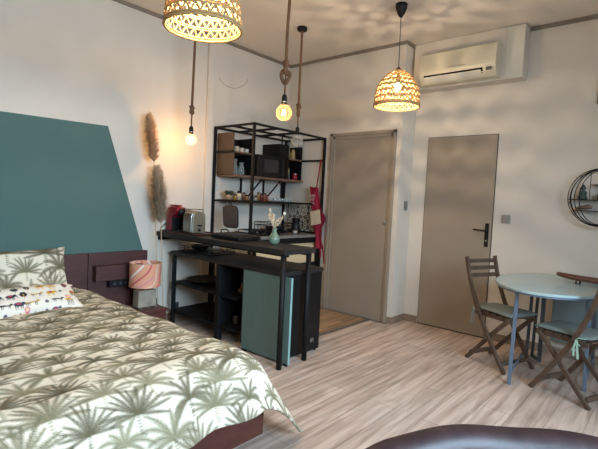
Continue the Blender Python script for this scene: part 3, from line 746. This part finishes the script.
# posts run from the floor or the counter
obj('post', bars([((XA, YA, .0125), (XA, YA, ZR))]), M_black, t)
obj('post', bars([((XB, YA, .0125), (XB, YA, ZR))]), M_black, t)
obj('post', bars([((XA, YB-.02, .91), (XA, YB-.02, ZR))]), M_black, t)
obj('post', bars([((XB, YB, .0125), (XB, YB, ZR))]), M_black, t)
obj('top_frame', bars([((XA, YA, ZR), (XB, YA, ZR)), ((XA, YB, ZR), (XB, YB, ZR)), ((XA, YA, ZR), (XA, YB, ZR)), ((XB, YA, ZR), (XB, YB, ZR)),
    ((XA, 3.47, ZR), (XB, 3.47, ZR)), ((XA, 3.80, ZR), (XB, 3.80, ZR)), ((.30, YA, ZR), (.30, YB, ZR))], .011), M_black, t)
for p_ in (((.3, YB, 1.79), (XB, YB, 1.79)), ((XA, YA, 1.255), (XB, YA, 1.255)), ((XB, YA, 1.262), (XB, 4.10, 1.262)), ((.30, 4.10, 1.262), (XB, 4.10, 1.262)), ((XA, YA, 1.785), (.3, YA, 1.785))):
    obj('rail', bars([p_], .010), M_black, t)
obj('shelf', MB().box(.008, 3.19, 1.255, .30, 4.28, 1.27), M_black, t)
obj('shelf', MB().box(.008, 3.175, 1.520, .33, 4.285, 1.545), M_oakedge, t, bevel=.002)
for x, y in ((.02, 3.53), (.02, 3.90), (.03, 4.22)): obj('upright', bars([((x, y, 1.27), (x, y, 1.52))], .009), M_black, t)
for yy in (3.60, 3.91):
    obj('brace', MB().bar([(.29, yy, 1.515), (.03, yy, 1.275)], .014, .014, (0, 1, 0)), M_black, t)
for y in (3.44, 3.90, 4.20): obj('hanger', bars([((.30, y, 1.957), (.30, y, ZR))], .006), M_black, t)
# open cupboards hanging in the rack
sp = obj('side_panel', MB().box(.03, 3.155, 1.795, .30, 3.163, 1.99).box(.03, 3.155, 1.546, .31, 3.163, 1.780), M_brown, t); sp['label'] = 'brown end panel'
obj('cupboard', MB().box(.008, 3.19, 1.546, .018, 3.46, 1.96).box(.018, 3.45, 1.546, .30, 3.46, 1.96), M_black, t)
obj('cupboard_shelf', MB().box(.018, 3.19, 1.775, .31, 3.45, 1.79), M_oakedge, t)
obj('cupboard', MB().box(.008, 3.87, 1.80, .30, 4.02, 1.955), M_black, t, bevel=.002)
obj('cupboard', MB().box(.008, 4.02, 1.546, .018, 4.28, 1.96).box(.018, 4.265, 1.546, .30, 4.28, 1.96).box(.018, 4.02, 1.546, .30, 4.03, 1.96), M_black, t)
obj('cupboard_shelf', MB().box(.018, 4.03, 1.783, .31, 4.265, 1.798), M_oakedge, t)

t = thing('microwave', 'black microwave oven on the wooden rack shelf', 'microwave', (.19, 3.7, 1.545))
obj('body', MB().box(.02, 3.475, 1.545, .345, 3.975, 1.79), M_blackp, t, bevel=.005)
obj('door', MB().box(.345, 3.48, 1.552, .362, 3.86, 1.785), M_blackp, t, bevel=.003)
obj('window', MB().box(.362, 3.56, 1.60, .364, 3.79, 1.745), mat('microwave_window', (44, 42, 42), .15), t)
obj('handle', MB().tube([(.38, 3.835, 1.58), (.38, 3.835, 1.76)], .007, 8), M_black, t)
obj('control_panel', MB().box(.345, 3.865, 1.552, .36, 3.97, 1.785), M_blkgloss, t, bevel=.002)

# crockery in the cupboards
def cup(c, r, h, material, label, group, name='mug', cat='mug', handle=True):
    t = thing(name, label, cat, c, group=group)
    obj('body', MB().lathe(c, [(r*.75, 0), (r, h*.2), (r, h), (r*.9, h), (r*.9, h*.15), (.001, h*.1)], 16), material, t, smooth=True)
    if handle: obj('handle', MB().tube([(c[0], c[1]-r, c[2]+h*.8), (c[0], c[1]-r*1.6, c[2]+h*.7), (c[0], c[1]-r*1.6, c[2]+h*.35), (c[0], c[1]-r, c[2]+h*.25)], .004, 6), material, t, smooth=True)
M_mug = mat('white_ceramic', (196, 186, 170), .35, var=.04)
cup((.26, 3.235, 1.79), .026, .06, M_mug, 'white cup on the upper cupboard shelf nearest the brown panel', 'cups')
cup((.26, 3.305, 1.79), .026, .05, M_mug, 'white cup on the upper cupboard shelf, second from the brown panel', 'cups')
cup((.26, 3.375, 1.79), .026, .045, M_mug, 'low white cup on the upper cupboard shelf beside the rack middle', 'cups')
def bottle(name, c, prof, material, label, cat, cap=None, group=None, capprof=None):
    t = thing(name, label, cat, c, group=group)
    obj('body', MB().lathe(c, prof, 16), material, t, smooth=True)
    if cap: obj('lid', MB().lathe(c, capprof or [(prof[-1][0]*1.08, prof[-1][1]), (prof[-1][0]*1.08, prof[-1][1]+.016)], 14), cap, t)
bottle('carafe', (.22, 3.245, 1.545), [(.035, 0), (.042, .03), (.03, .1), (.02, .13), (.03, .17)], M_glass, 'glass carafe in the lower cupboard nearest the brown panel', 'carafe')
bottle('carafe', (.22, 3.345, 1.545), [(.03, 0), (.036, .03), (.03, .09), (.018, .11), (.024, .14)], M_glass, 'smaller glass carafe in the lower cupboard beside the microwave', 'carafe')
bottle('paper_bag', (.2, 4.075, 1.798), [(.032, 0), (.034, .06), (.026, .11), (.02, .135)], mat('kraft_paper', (150, 126, 92), .8, var=.2, scale=30), 'crumpled brown bag on the upper right cupboard shelf, nearest the microwave', 'bag')
bottle('bottle', (.2, 4.14, 1.798), [(.022, 0), (.022, .08), (.01, .11), (.01, .13)], mat('olive_bottle', (110, 96, 56), .3), 'olive bottle on the upper right cupboard shelf, middle', 'bottle', M_blackp)
bottle('paper_bag', (.2, 4.215, 1.798), [(.034, 0), (.03, .05), (.022, .11), (.012, .13)], mat('tan_paper', (160, 132, 92), .8, var=.2, scale=30), 'pointed tan bag at the right end of the upper cupboard shelf', 'bag')
bottle('jar', (.25, 4.075, 1.545), [(.03, 0), (.03, .05), (.024, .06)], mat('green_jar', (84, 96, 84), .3), 'grey green jar in the lower right cupboard', 'jar', M_steel)
bottle('jar', (.20, 4.125, 1.545), [(.026, 0), (.026, .13), (.02, .14)], mat('label_jar', (170, 158, 120), .5), 'tall pale jar in the lower right cupboard', 'jar', M_blackp)
bottle('jar', (.26, 4.20, 1.545), [(.03, 0), (.036, .03), (.03, .065)], M_red, 'round bright red jar in the lower right cupboard', 'jar', M_red)

# lower shelf: succulent and spice jars
t = thing('potted_succulent', 'small dark succulent in a beige pot at the left end of the rack shelf', 'plant', (.15, 3.245, 1.27))
obj('pot', MB().lathe((.15, 3.245, 1.27), [(.03, 0), (.036, .055), (.031, .055), (.028, .045), (.001, .045)], 18), M_pot, t, smooth=True)
lf = MB(); R = random.Random(9)
for i in range(22):
    a = i*2.4; el = .35+.9*(i/22); l = .085*(1-.3*i/22); d_ = Vector((math.cos(a)*math.cos(el), math.sin(a)*math.cos(el), math.sin(el)))
    p0 = Vector((.15, 3.245, 1.315)); lf.tube([p0, p0+d_*l*.5, p0+d_*l], [.006, .012, .002], 6)
obj('leaves', lf, M_leaf, t, smooth=True)
spc = [('mustard_jar', 3.315, .018, .05, (176, 134, 58), 'mustard yellow'), ('cream_bottle', 3.37, .026, .075, (206, 190, 160), 'cream white'),
       ('brown_jar', 3.445, .02, .075, (124, 76, 50), 'tall red brown'), ('amber_jar', 3.49, .017, .05, (168, 112, 60), 'small amber'),
       ('green_jar', 3.575, .019, .05, (96, 110, 92), 'green grey'), ('white_jar', 3.63, .017, .04, (190, 180, 160), 'squat white'),
       ('ochre_jar', 3.675, .018, .085, (150, 112, 66), 'tall ochre'), ('red_jar', 3.725, .018, .075, (120, 50, 42), 'dark red'),
       ('copper_jar', 3.775, .02, .08, (140, 84, 60), 'copper'), ('rust_jar', 3.82, .017, .06, (150, 78, 50), 'rust orange')]
for (nm, y, r, h, rgb, word) in spc:
    bottle('spice_jar', (.17, y, 1.27), [(r, 0), (r, h*.9), (r*.8, h)], mat(nm, rgb, .4, var=.15, scale=40),
           word+' spice jar with black lid on the long rack shelf', 'jar', M_blackp, 'jars on the long rack shelf', [(r*.9, h), (r*.9, h+.014)] if nm != 'cream_bottle' else [(r*.7, h), (r*.8, h+.012), (r*.5, h+.03)])
for i in range(5):
    y = 3.93+i*.066
    t = thing('drinking_glass', ('low clear glass left of the right brace', 'low clear glass, second in the row', 'low clear glass, third in the row', 'low clear glass, fourth in the row', 'low clear glass nearest the corner')[i]+' on the long rack shelf' if False else
              ('first', 'second', 'third', 'fourth', 'last')[i]+' low clear glass from the spice jars on the long rack shelf', 'glass', (.2, y, 1.27), group='low glasses on the rack shelf')
    obj('body', MB().lathe((.2, y, 1.27), [(.025, 0), (.03, .012), (.031, .04), (.028, .04), (.026, .012), (.001, .006)], 16), M_glass, t, smooth=True)

# quilted pot holder hanging from the rack
t = thing('pot_holder', 'square dark quilted pot holder hanging from the end rail of the rack', 'pot holder', (.36, 3.10, .98))
n_ = 70; s = np.linspace(-1, 1, n_); U, V = np.meshgrid(s, s)
wv = .225; q_ = np.abs(np.sin((U+V)*PI*2.4))*np.abs(np.sin((U-V)*PI*2.4))
sq = (np.abs(U)**6+np.abs(V)**6)**(1/6.)+1e-6; f_ = np.maximum(np.abs(U), np.abs(V))/sq
hx, hy, hz = .360, 3.10, 1.093
PPo = np.stack([hx+U*f_*wv/2-.012*V, hy-.008*q_+U*0, hz+V*f_*wv/2*.98], -1)
grid_obj('quilted_pad', PPo[:, ::-1], None, mat('dark_brown_quilt', (74, 64, 60), .8, var=.15, scale=60), t, .012)
out = []
for i in range(48):
    a = 2*PI*i/48; k_ = (abs(math.cos(a))**6+abs(math.sin(a))**6)**(1/6.)
    u_, v_ = math.cos(a)/k_, math.sin(a)/k_; out.append((hx+u_*wv/2-.012*v_, hy, hz+v_*wv/2*.98))
obj('edging', MB().tube(out, .009, 6, closed=True), M_black, t, smooth=True)
obj('loop', MB().tube([(hx-.01+.018*math.cos(a), hy, 1.222+.026*math.sin(a)) for a in [2*PI*i/14 for i in range(14)]], .006, 6, closed=True), M_black, t, smooth=True)
obj('hook', MB().tube([(hx-.01, 3.102, 1.235), (hx-.01, 3.10, 1.268), (hx-.01, 3.12, 1.272), (hx-.01, 3.143, 1.268)], .003, 6), M_black, t, smooth=True)

# tile splashback
def tiles():
    M = bpy.data.materials.new('patterned_cement_tiles'); M.use_nodes = True; N = M.node_tree.nodes; L = M.node_tree.links; b = N['Principled BSDF']
    b.inputs['Roughness'].default_value = .4
    at_ = N.new('ShaderNodeAttribute'); at_.attribute_name = 'print'; L.new(at_.outputs['Color'], b.inputs['Base Color']); return M
nu, nv = 150, 110; U, V = np.meshgrid(np.linspace(0, .50, nu), np.linspace(0, .35, nv))
cell = .0875*1.0
gu = (U/cell) % 1-.5; gv = (V/cell) % 1-.5; rad = np.hypot(gu, gv); th_ = np.arctan2(gv, gu)
big = .175; hu = (U/big) % 1-.5; hv = (V/big) % 1-.5; rb_ = np.hypot(hu, hv); tb = np.arctan2(hv, hu)
pat = ((np.abs(rb_-.38-.05*np.cos(8*tb)) < .045) | (rb_ < .10+.05*np.cos(4*tb)) | (np.abs(rb_-.24-.03*np.cos(4*tb)) < .03) | (np.abs(np.abs(hu)+np.abs(hv)-.86) < .05))
inv = ((U//big+V//big) % 2) > 0
grout = (np.abs((U/big) % 1-.5) > .485) | (np.abs((V/big) % 1-.5) > .485)
cc = np.where(pat[..., None], np.array(lin((200, 190, 170))), np.array(lin((104, 96, 90))))
cc = np.where(grout[..., None], np.array(lin((60, 56, 52))), cc)
t = thing('tile_splashback', 'grey patterned tile panel on the wall behind the counter', 'tiles', (.34, D, .90))
grid_obj('tile_face', np.stack([.07+U, np.full_like(U, 4.306), .915+V], -1), cc, tiles(), t)
obj('backing', MB().box(.07, 4.307, .895, .57, 4.318, 1.262), M_black, t)

# gas hob, dish rack, coffee pot
t = thing('gas_hob', 'black two burner hob on the counter behind the vase', 'hob', (.36, 3.5, .895))
obj('glass_plate', MB().box(.12, 3.38, .895, .56, 3.66, .915), M_blkgloss, t, bevel=.004)
for y in (3.45, 3.59):
    b_ = obj('burner', MB().lathe((.34, y, .915), [(.04, 0), (.038, .012), (.001, .014)], 18), M_black, t)
g_ = MB()
for y in (3.42, 3.52, 3.62): g_.tube([(.15, y, .937), (.53, y, .937)], .005, 6)
for x in (.15, .53): g_.tube([(x, 3.40, .937), (x, 3.64, .937)], .005, 6); g_.tube([(x, 3.40, .915), (x, 3.40, .937)], .005, 6); g_.tube([(x, 3.64, .915), (x, 3.64, .937)], .005, 6)
obj('pan_support', g_, M_black, t)
t = thing('dish_rack', 'black wire dish rack on the counter under the shelf', 'dish rack', (.28, 3.86, .895))
dr = MB()
for z0 in (.92, .985, 1.02): dr.tube([(.10, 3.70, z0), (.45, 3.70, z0), (.45, 4.02, z0), (.10, 4.02, z0)], .004, 6, closed=True)
for i in range(7):
    y = 3.70+i*.053; dr.tube([(.10, y, 1.02), (.10, y, .91), (.45, y, .91), (.45, y, 1.02)], .0025, 5)
for x in (.10, .45):
    for y in (3.70, 4.02): dr.tube([(x, y, .895), (x, y, 1.02)], .004, 6)
obj('wire_frame', dr, M_black, t)
solo('pan', MB().lathe((.28, 3.86, .914), [(.09, 0), (.11, .03), (.115, .06), (.108, .06), (.10, .03), (.02, .006)], 24), M_blackp, 'black pan lying in the dish rack', 'pan', (.28, 3.86, .914), smooth=True)
t = thing('coffee_pot', 'black coffee maker beside the tile panel', 'coffee maker', (.40, 4.10, .895))
obj('body', MB().lathe((.40, 4.10, .895), [(.055, 0), (.055, .06), (.048, .09), (.045, .16), (.05, .165), (.05, .185), (.001, .19)], 20), M_blackp, t, smooth=True)
obj('handle', MB().tube([(.44, 4.125, 1.05), (.475, 4.14, 1.04), (.475, 4.14, .96), (.44, 4.125, .95)], .007, 8), M_blackp, t, smooth=True)
solo('sugar_tin', MB().lathe((.50, 3.98, .895), [(.03, 0), (.034, .02), (.034, .04), (.03, .045), (.001, .047)], 18), M_steelp, 'low grey metal tin on the counter edge between vase and tiles', 'tin', (.50, 3.98, .895), smooth=True)

# apron
t = thing('apron', 'crimson apron with a beige pocket hanging from the right rack rail', 'apron', (.60, 4.25, .7))
nu, nv = 40, 90; U, V = np.meshgrid(np.linspace(0, 1, nu), np.linspace(0, 1, nv))
zt_, zb = 1.475, .73
wL = .484+.13*V; wR = .618+.12*V+.075*np.exp(-((V-.50)/.13)**2)
xx = wL+(wR-wL)*U; zz = zt_+(zb-zt_)*V-.03*U*(V < .02)
yy = 4.232+.012*np.sin(U*9+V*2)*(.3+V)+.006*np.sin(V*17+U*4)
grid_obj('bib', np.stack([xx, yy, zz], -1), None, M_apron, t, .006)
obj('neck_strap', MB().bar([(.590, 4.235, 1.46), (.595, 4.255, 1.62), (.597, 4.280, 1.79), (.597, 4.295, 1.806), (.597, 4.308, 1.79)], .018, .003, (1, 0, 0)), M_apron, t)
pk = obj('pocket', MB().poly([(.534, 4.200, 1.166), (.680, 4.200, 1.20), (.705, 4.200, 1.035), (.560, 4.200, .998), (.534, 4.206, 1.166), (.680, 4.206, 1.20), (.705, 4.206, 1.035), (.560, 4.206, .998)],
    [(0, 1, 2, 3), (7, 6, 5, 4), (0, 4, 5, 1), (1, 5, 6, 2), (2, 6, 7, 3), (3, 7, 4, 0)]), M_cream, t); pk['label'] = 'beige patch pocket'
obj('waist_tie', MB().bar([(.72, 4.235, .78), (.735, 4.235, .70), (.765, 4.235, .56)], .02, .003, (1, 0, 0)).bar([(.69, 4.235, .76), (.70, 4.235, .68), (.70, 4.235, .62)], .018, .003, (1, 0, 0)), M_apron, t)
scribble('lettering', t, (.505, 4.203, 1.345), .10, 5, .03, mat('pale_ink', (222, 200, 196), .8))
scribble('lettering', t, (.525, 4.203, 1.300), .07, 3, .03, bpy.data.materials['pale_ink'])
scribble('lettering', t, (.545, 4.203, 1.258), .05, 2, .025, bpy.data.materials['pale_ink'])

# ================================================================== BISTRO TABLE
t = thing('garden_table', 'oval pale teal metal table with grey legs by the back wall', 'table', (3.25, 4.0, 0))
tp = MB(); N_ = 64; cx_, cy_ = 3.222, 4.01
def ell(a, b_): return [(cx_+a*math.cos(2*PI*i/N_), cy_+b_*math.sin(2*PI*i/N_)) for i in range(N_)]
tp.prism(ell(.40, .585), 'z', .722, .742)
obj('tabletop', tp, M_table, t, bevel=.004)
obj('apron_rim', MB().prism(ell(.387, .572), 'z', .708, .722), M_tleg, t)
obj('leg', MB().bar([(3.085, 3.545, .708), (3.07, 3.555, 0)], .026, .018, (1, 0, 0)), M_tleg, t, bevel=.003)
obj('leg', MB().bar([(3.50, 3.85, .708), (3.51, 3.85, 0)], .026, .018, (1, 0, 0)), M_tleg, t, bevel=.003)
obj('leg', MB().bar([(2.99, 4.42, .708), (2.97, 4.46, 0)], .026, .018, (1, 0, 0)), M_tdark, t, bevel=.003)
obj('leg', MB().bar([(3.46, 4.42, .708), (3.48, 4.46, 0)], .026, .018, (1, 0, 0)), M_tdark, t, bevel=.003)
obj('gate_leg', MB().bar([(3.07, 4.28, .708), (3.05, 4.30, .03)], .022, .018, (1, 0, 0)).bar([(3.13, 4.20, .708), (3.13, 4.20, .03)], .03, .02, (1, 0, 0)).bar([(3.05, 4.30, .04), (3.13, 4.20, .04)], .02, .02, (0, 0, 1)), M_tdark, t)
for p_ in ([(3.07, 3.56, .085), (2.98, 4.45, .085)], [(3.51, 3.85, .085), (3.48, 4.45, .085)], [(2.98, 4.45, .60), (3.475, 4.45, .60)]):
    obj('stretcher', MB().bar(p_, .022, .014, (0, 0, 1)), M_tleg, t)
hl = obj('drop_leaf', MB().box(3.14, 4.50, .16, 3.56, 4.515, .70), mat('grey_green_enamel', (112, 124, 120), .4, var=.04), t, bevel=.003); hl['label'] = 'folded grey leaf hanging at the wall side'
# tray on it
t = thing('wooden_tray', 'long carved red brown tray on tiny feet on the table', 'tray', (3.50, 4.15, .742))
tm = MB()
c0 = Vector((3.50, 4.15, 0)); dx_ = Vector((.97, -.10, 0)).normalized(); dy_ = Vector((.10, .97, 0)).normalized()
L_ = .29; rings = []
secs = 22
for i in range(secs+1):
    s = -1+2*i/secs; w = .11*max(1-abs(s)**2.2, 0)**.6+.004; lift = .018*abs(s)**3
    ring = []
    for (wy, zz) in ((-1, .036), (-.8, .014), (0, .010), (.8, .014), (1, .036), (.86, .036), (.6, .022), (0, .020), (-.6, .022), (-.86, .036)):
        ring.append(c0+dx_*(s*L_)+dy_*(w*wy)+Vector((0, 0, .742+.018+zz+lift)))
    rings.append([tm.b.verts.new(p) for p in ring])
for A_, B_ in zip(rings, rings[1:]):
    for j in range(10): tm.b.faces.new((A_[j], A_[(j+1) % 10], B_[(j+1) % 10], B_[j]))
tm.b.faces.new(rings[0][::-1]); tm.b.faces.new(rings[-1])
obj('bowl', tm, M_traywood, t, smooth=True)
for s, w in ((-.45, -1), (-.45, 1), (.45, -1), (.45, 1)):
    p = c0+dx_*(s*L_)+dy_*(w*.05); obj('foot', MB().tube([(p.x, p.y, .742), (p.x, p.y, .775)], .007, 8), M_traywood, t)

# ================================================================== FOLDING CHAIRS
PROF = [(0, 0), (-.09, .125), (-.18, .255), (-.26, .385), (-.325, .51), (-.375, .62), (-.415, .73), (-.445, .84), (-.455, .885)]
def chair(loc, rz, label, ribbon, rside):
    t = thing('folding_chair', label, 'chair', loc, rz, 'wooden folding chairs at the table')
    for s in (-1, 1):
        y = s*.172
        obj('back_post', MB().bar([(u, y, z_) for u, z_ in PROF], .034, .02, (1, 0, .5)), M_chair, t, bevel=.004, local=True)
        y2 = s*.145
        obj('leg', MB().bar([(-.415, y2, 0), (-.32, y2, .105), (-.21, y2, .225), (-.11, y2, .335), (-.01, y2, .43)], .034, .02, (1, 0, .5)), M_chair, t, bevel=.004, local=True)
        obj('seat_rail', MB().box(-.37, s*.120, .405, .02, s*.138, .435), M_chair, t, bevel=.002, local=True)
        obj('bolt', MB().tube([(-.197, s*.155, .24), (-.197, s*.186, .24)], .006, 8), M_steel, t, local=True)
        obj('bolt', MB().tube([(-.30, s*.155, .455), (-.30, s*.186, .455)], .006, 8), M_steel, t, local=True)
    for (z_, u) in ((.845, -.452), (.785, -.436), (.725, -.418)):
        obj('back_slat', MB().box(u-.006, -.162, z_-.018, u+.008, .162, z_+.018), M_chair, t, bevel=.003, local=True)
    for i in range(6):
        u = -.36+i*.066
        obj('seat_slat', MB().box(u-.024, -.150 if i else -.118, .436, u+.024, .150 if i else .118, .449), M_chair, t, bevel=.002, local=True)
    obj('rung', MB().box(-.395, -.135, .04, -.375, .135, .075), M_chair, t, bevel=.003, local=True)
    obj('rung', MB().box(-.05, -.162, .06, -.03, .162, .09), M_chair, t, bevel=.003, local=True)
    # cushion (lies on the seat, tied on)
    cu = thing('seat_cushion', ('grey green tie-on cushion on the '+('chair left of the table' if ribbon is False else 'nearest chair, with mint ribbons')), 'cushion', loc, rz, 'seat cushions')
    n = 26; s_ = np.linspace(-1, 1, n); U, V = np.meshgrid(s_, s_)
    pr = (np.clip(1-np.abs(U)**6, 0, 1)*np.clip(1-np.abs(V)**6, 0, 1))**.4
    Ux = -.185+U*.205*(1-.04*V**2); Vy = V*.148*(1+.20*np.clip(U, 0, 1))*(1-.05*U**2)
    top = np.stack([Ux, Vy, .452+.012+pr*.022], -1); bot = np.stack([Ux, Vy, .452+.010-pr*.0105], -1)[:, ::-1]
    grid_obj('pad', np.concatenate([top, bot], 1), None, M_cush, None).parent = cu
    rb = MB(); y = rside*.150
    rb.bar([(-.36, y, .465), (-.33, y+rside*.04, .47), (-.315, y+rside*.046, .45), (-.35, y+rside*.042, .42)], .012, .003, (1, 0, 0))
    rb.bar([(-.325, y+rside*.045, .455), (-.335, y+rside*.048, .40), (-.345, y+rside*.05, .33)], .014, .003, (1, 0, 0))
    rb.bar([(-.325, y+rside*.045, .455), (-.31, y+rside*.048, .40), (-.315, y+rside*.05, .345)], .012, .003, (1, 0, 0))
    obj('ribbon', rb, M_ribbon if ribbon else M_cush, cu, local=True)
chair((3.055, 3.885, 0), -.401, 'weathered wooden folding chair on the left side of the table, its back near the door', False, -1)
chair((3.265, 3.79, 0), PI-.401, 'weathered wooden folding chair on the right side of the table, nearest the camera', True, 1)

# ================================================================== ROUND WALL SHELF
t = thing('wall_shelf', 'round black wire shelf on the wall at the right edge', 'wall shelf', (3.43, D2, 1.44))
cxs, czs = 3.435, 1.445
fr = MB()
for (a, b_) in ((.245, .245), (.222, .240), (.195, .236), (.160, .230)):
    fr.tube([(cxs+(.0)+a*math.cos(2*PI*i/56), D2-.11, czs+b_*math.sin(2*PI*i/56)) for i in range(56)], .0035, 6, closed=True)
fr.tube([(cxs+.245*math.cos(2*PI*i/56), D2-.006, czs+.245*math.sin(2*PI*i/56)) for i in range(56)], .0035, 6, closed=True)
for a in range(6):
    aa = a*PI/3+.2; fr.tube([(cxs+.245*math.cos(aa), D2-.006, czs+.245*math.sin(aa)), (cxs+.245*math.cos(aa), D2-.11, czs+.245*math.sin(aa))], .003, 6)
obj('hoop', fr, M_black, t, smooth=True)
obj('shelf', MB().box(cxs-.243, D2-.11, czs-.025, cxs+.243, D2-.006, czs-.020), M_black, t)
obj('shelf', MB().box(cxs-.215, D2-.11, czs-.118, cxs+.215, D2-.006, czs-.113), M_black, t)
obj('shelf', MB().box(cxs-.08, D2-.11, czs+.105, cxs+.22, D2-.006, czs+.110), M_black, t)
obj('upright', MB().tube([(cxs-.085, D2-.11, czs-.02), (cxs-.085, D2-.11, czs+.228)], .003, 6).tube([(cxs+.03, D2-.11, czs-.115), (cxs+.03, D2-.11, czs-.24)], .003, 6).tube([(cxs+.03, D2-.11, czs-.113), (cxs+.03, D2-.11, czs+.1)], .003, 6), M_black, t)
bx, bz = 3.275+.02, czs-.020
solo('buddha_figurine', MB().lathe((bx, D2-.06, bz), [(.034, 0), (.038, .018), (.026, .03), (.028, .055), (.024, .07), (.010, .078), (.017, .088), (.019, .1), (.013, .115), (.006, .125), (.001, .132)], 18, sy=.75),
     M_buddha, 'small dark green seated figurine on the round shelf', 'figurine', (bx, D2-.06, bz), smooth=True)
solo('driftwood', MB().tube([(3.26, D2-.06, czs-.095), (3.30, D2-.055, czs-.09), (3.345, D2-.06, czs-.078), (3.37, D2-.06, czs-.085)], [.012, .017, .019, .012], 8), mat('driftwood_brown', (126, 98, 74), .8, var=.3, scale=20),
     'short piece of pale wood on the lower level of the round shelf', 'wood', (3.32, D2-.06, czs-.113), smooth=True)
solo('candle_holder', MB().lathe((cxs-.01, D2-.06, bz), [(.022, 0), (.026, .02), (.026, .05), (.02, .05), (.018, .02)], 16), M_blackp, 'dark round candle holder on the round shelf right of the figurine', 'candle holder', (cxs-.01, D2-.06, bz), smooth=True)
# framed picture whose edge shows at the right border
t = thing('picture_frame', 'black picture frame at the right border above the round shelf', 'picture', (3.65, D2, 2.40))
obj('frame', MB().box(3.338, D2-.025, 2.25, 3.358, D2-.001, 2.53).box(3.93, D2-.025, 2.25, 3.95, D2-.001, 2.53).box(3.358, D2-.025, 2.51, 3.93, D2-.001, 2.53).box(3.358, D2-.025, 2.25, 3.93, D2-.001, 2.27), M_black, t)
obj('picture', MB().box(3.358, D2-.012, 2.27, 3.93, D2-.001, 2.51), mat('dark_print', (70, 66, 62), .5, var=.3, scale=6), t)

# thin wire lying loose on the kitchen wall
solo('thin_wire', MB().tube([(.004, 3.16+.42*i/12, 2.60-.10*math.sin(PI*i/12)**.7+.06*i/12) for i in range(13)]+[(.004, 3.57, 2.68)], .0016, 5), mat('grey_wire', (120, 112, 100), .6), 'thin grey wire sagging on the wall above the rack', 'wire', (.004, 3.4, 2.6))

# ================================================================== LEATHER CHAIR (foreground)
ccx, ccy = 4.12, .80
t = thing('leather_armchair', 'dark brown leather tub armchair in the foreground, only its curved back showing', 'armchair', (ccx, ccy, 0))
def arc_pts(r, a0, a1, n): return [(ccx+r*math.cos(a0+(a1-a0)*i/n), ccy+r*math.sin(a0+(a1-a0)*i/n)) for i in range(n+1)]
A0, A1 = math.radians(45), math.radians(232); n = 80
def rimz(i):
    s = i/n; deg = 45+187*s
    z_ = .668+.012*math.exp(-((deg-143)/10.)**2)+.010*math.exp(-((deg-118)/9.)**2)
    z_ -= .16*max(0, (deg-160)/50.)**1.2+.06*max(0, (95-deg)/40.)
    return z_
prof = []
P_ = []
for i in range(n+1):
    a = A0+(A1-A0)*i/n; zt_ = rimz(i); c_, s_ = math.cos(a), math.sin(a)
    ring = []
    sec = [(.66, .12), (.735, .12), (.75, .30), (.765, zt_-.08), (.775, zt_-.03), (.77, zt_-.004), (.755, zt_+.006), (.725, zt_-.004), (.700, zt_-.03), (.697, zt_-.05), (.66, zt_-.12), (.62, .50), (.60, .42), (.60, .30)]
    for (r, z_) in sec: ring.append((ccx+r*c_, ccy+r*s_, z_))
    P_.append(ring)
P_ = np.array(P_); P_ = np.concatenate([P_, P_[:, :1]], 1)
o = grid_obj('back_shell', P_, None, M_leather, t)
capm = MB()
for i in (0, n): capm.poly([tuple(p) for p in P_[i][:-1]], [tuple(range(14))])
obj('arm_front', capm, M_leather, t)
pip = MB()
pip.tube([(ccx+.699*math.cos(A0+(A1-A0)*i/n), ccy+.699*math.sin(A0+(A1-A0)*i/n), rimz(i)-.037) for i in range(n+1)], .003, 6)
obj('piping', pip, mat('light_brown_stitching', (78, 54, 50), .4, var=.1), t, smooth=True)
sm = MB()
for dg in (88, 118, 150):
    a = math.radians(dg); i = int((dg-45)/187*n)
    sm.tube([(ccx+r*math.cos(a), ccy+r*math.sin(a), z_) for r, z_ in ((.696, rimz(i)-.052), (.659, rimz(i)-.12), (.619, .50), (.599, .42))], .0025, 5)
obj('seam', sm, mat('seam_thread', (92, 64, 58), .5), t)
se = MB(); se.prism(arc_pts(.61, math.radians(0), math.radians(360), 48)[:-1], 'z', .22, .42)
obj('seat', se, M_leather, t, bevel=.03, seg=4)
for (dx, dy) in ((.42, .42), (-.42, .42), (.42, -.42), (-.42, -.42)):
    obj('leg', MB().tube([(ccx+dx, ccy+dy, 0), (ccx+dx*.95, ccy+dy*.95, .22)], [.016, .024], 10), M_black, t)

# ================================================================== LIGHT
w = bpy.data.worlds.new('daylight'); SC.world = w; w.use_nodes = True
bg = w.node_tree.nodes['Background']; bg.inputs[0].default_value = (.62, .80, 1, 1); bg.inputs[1].default_value = 1.2
ad = bpy.data.lights.new('window_daylight', 'AREA'); ad.shape = 'RECTANGLE'; ad.size = WY1-WY0; ad.size_y = WZ1-.1; ad.energy = 1050; ad.color = (.56, .78, 1)
al = bpy.data.objects.new('window_daylight', ad); COL.objects.link(al)
al.location = (X1+1.1, (WY0+WY1)/2, 2.5); al.rotation_euler = (0, PI/2+.12, 0)
al.rotation_euler = (Vector((-1, 0, -.75)).to_track_quat('-Z', 'Y')).to_euler()
SC.cycles.use_denoising = True
SC.cycles.sample_clamp_indirect = 4
SC.cycles.caustics_reflective = False; SC.cycles.caustics_refractive = False
SC.cycles.max_bounces = 8; SC.cycles.transparent_max_bounces = 12
vs = SC.view_settings; vs.view_transform = 'Standard'; vs.look = 'None'; vs.gamma = 1; vs.use_curve_mapping = False; vs.exposure = -0.28
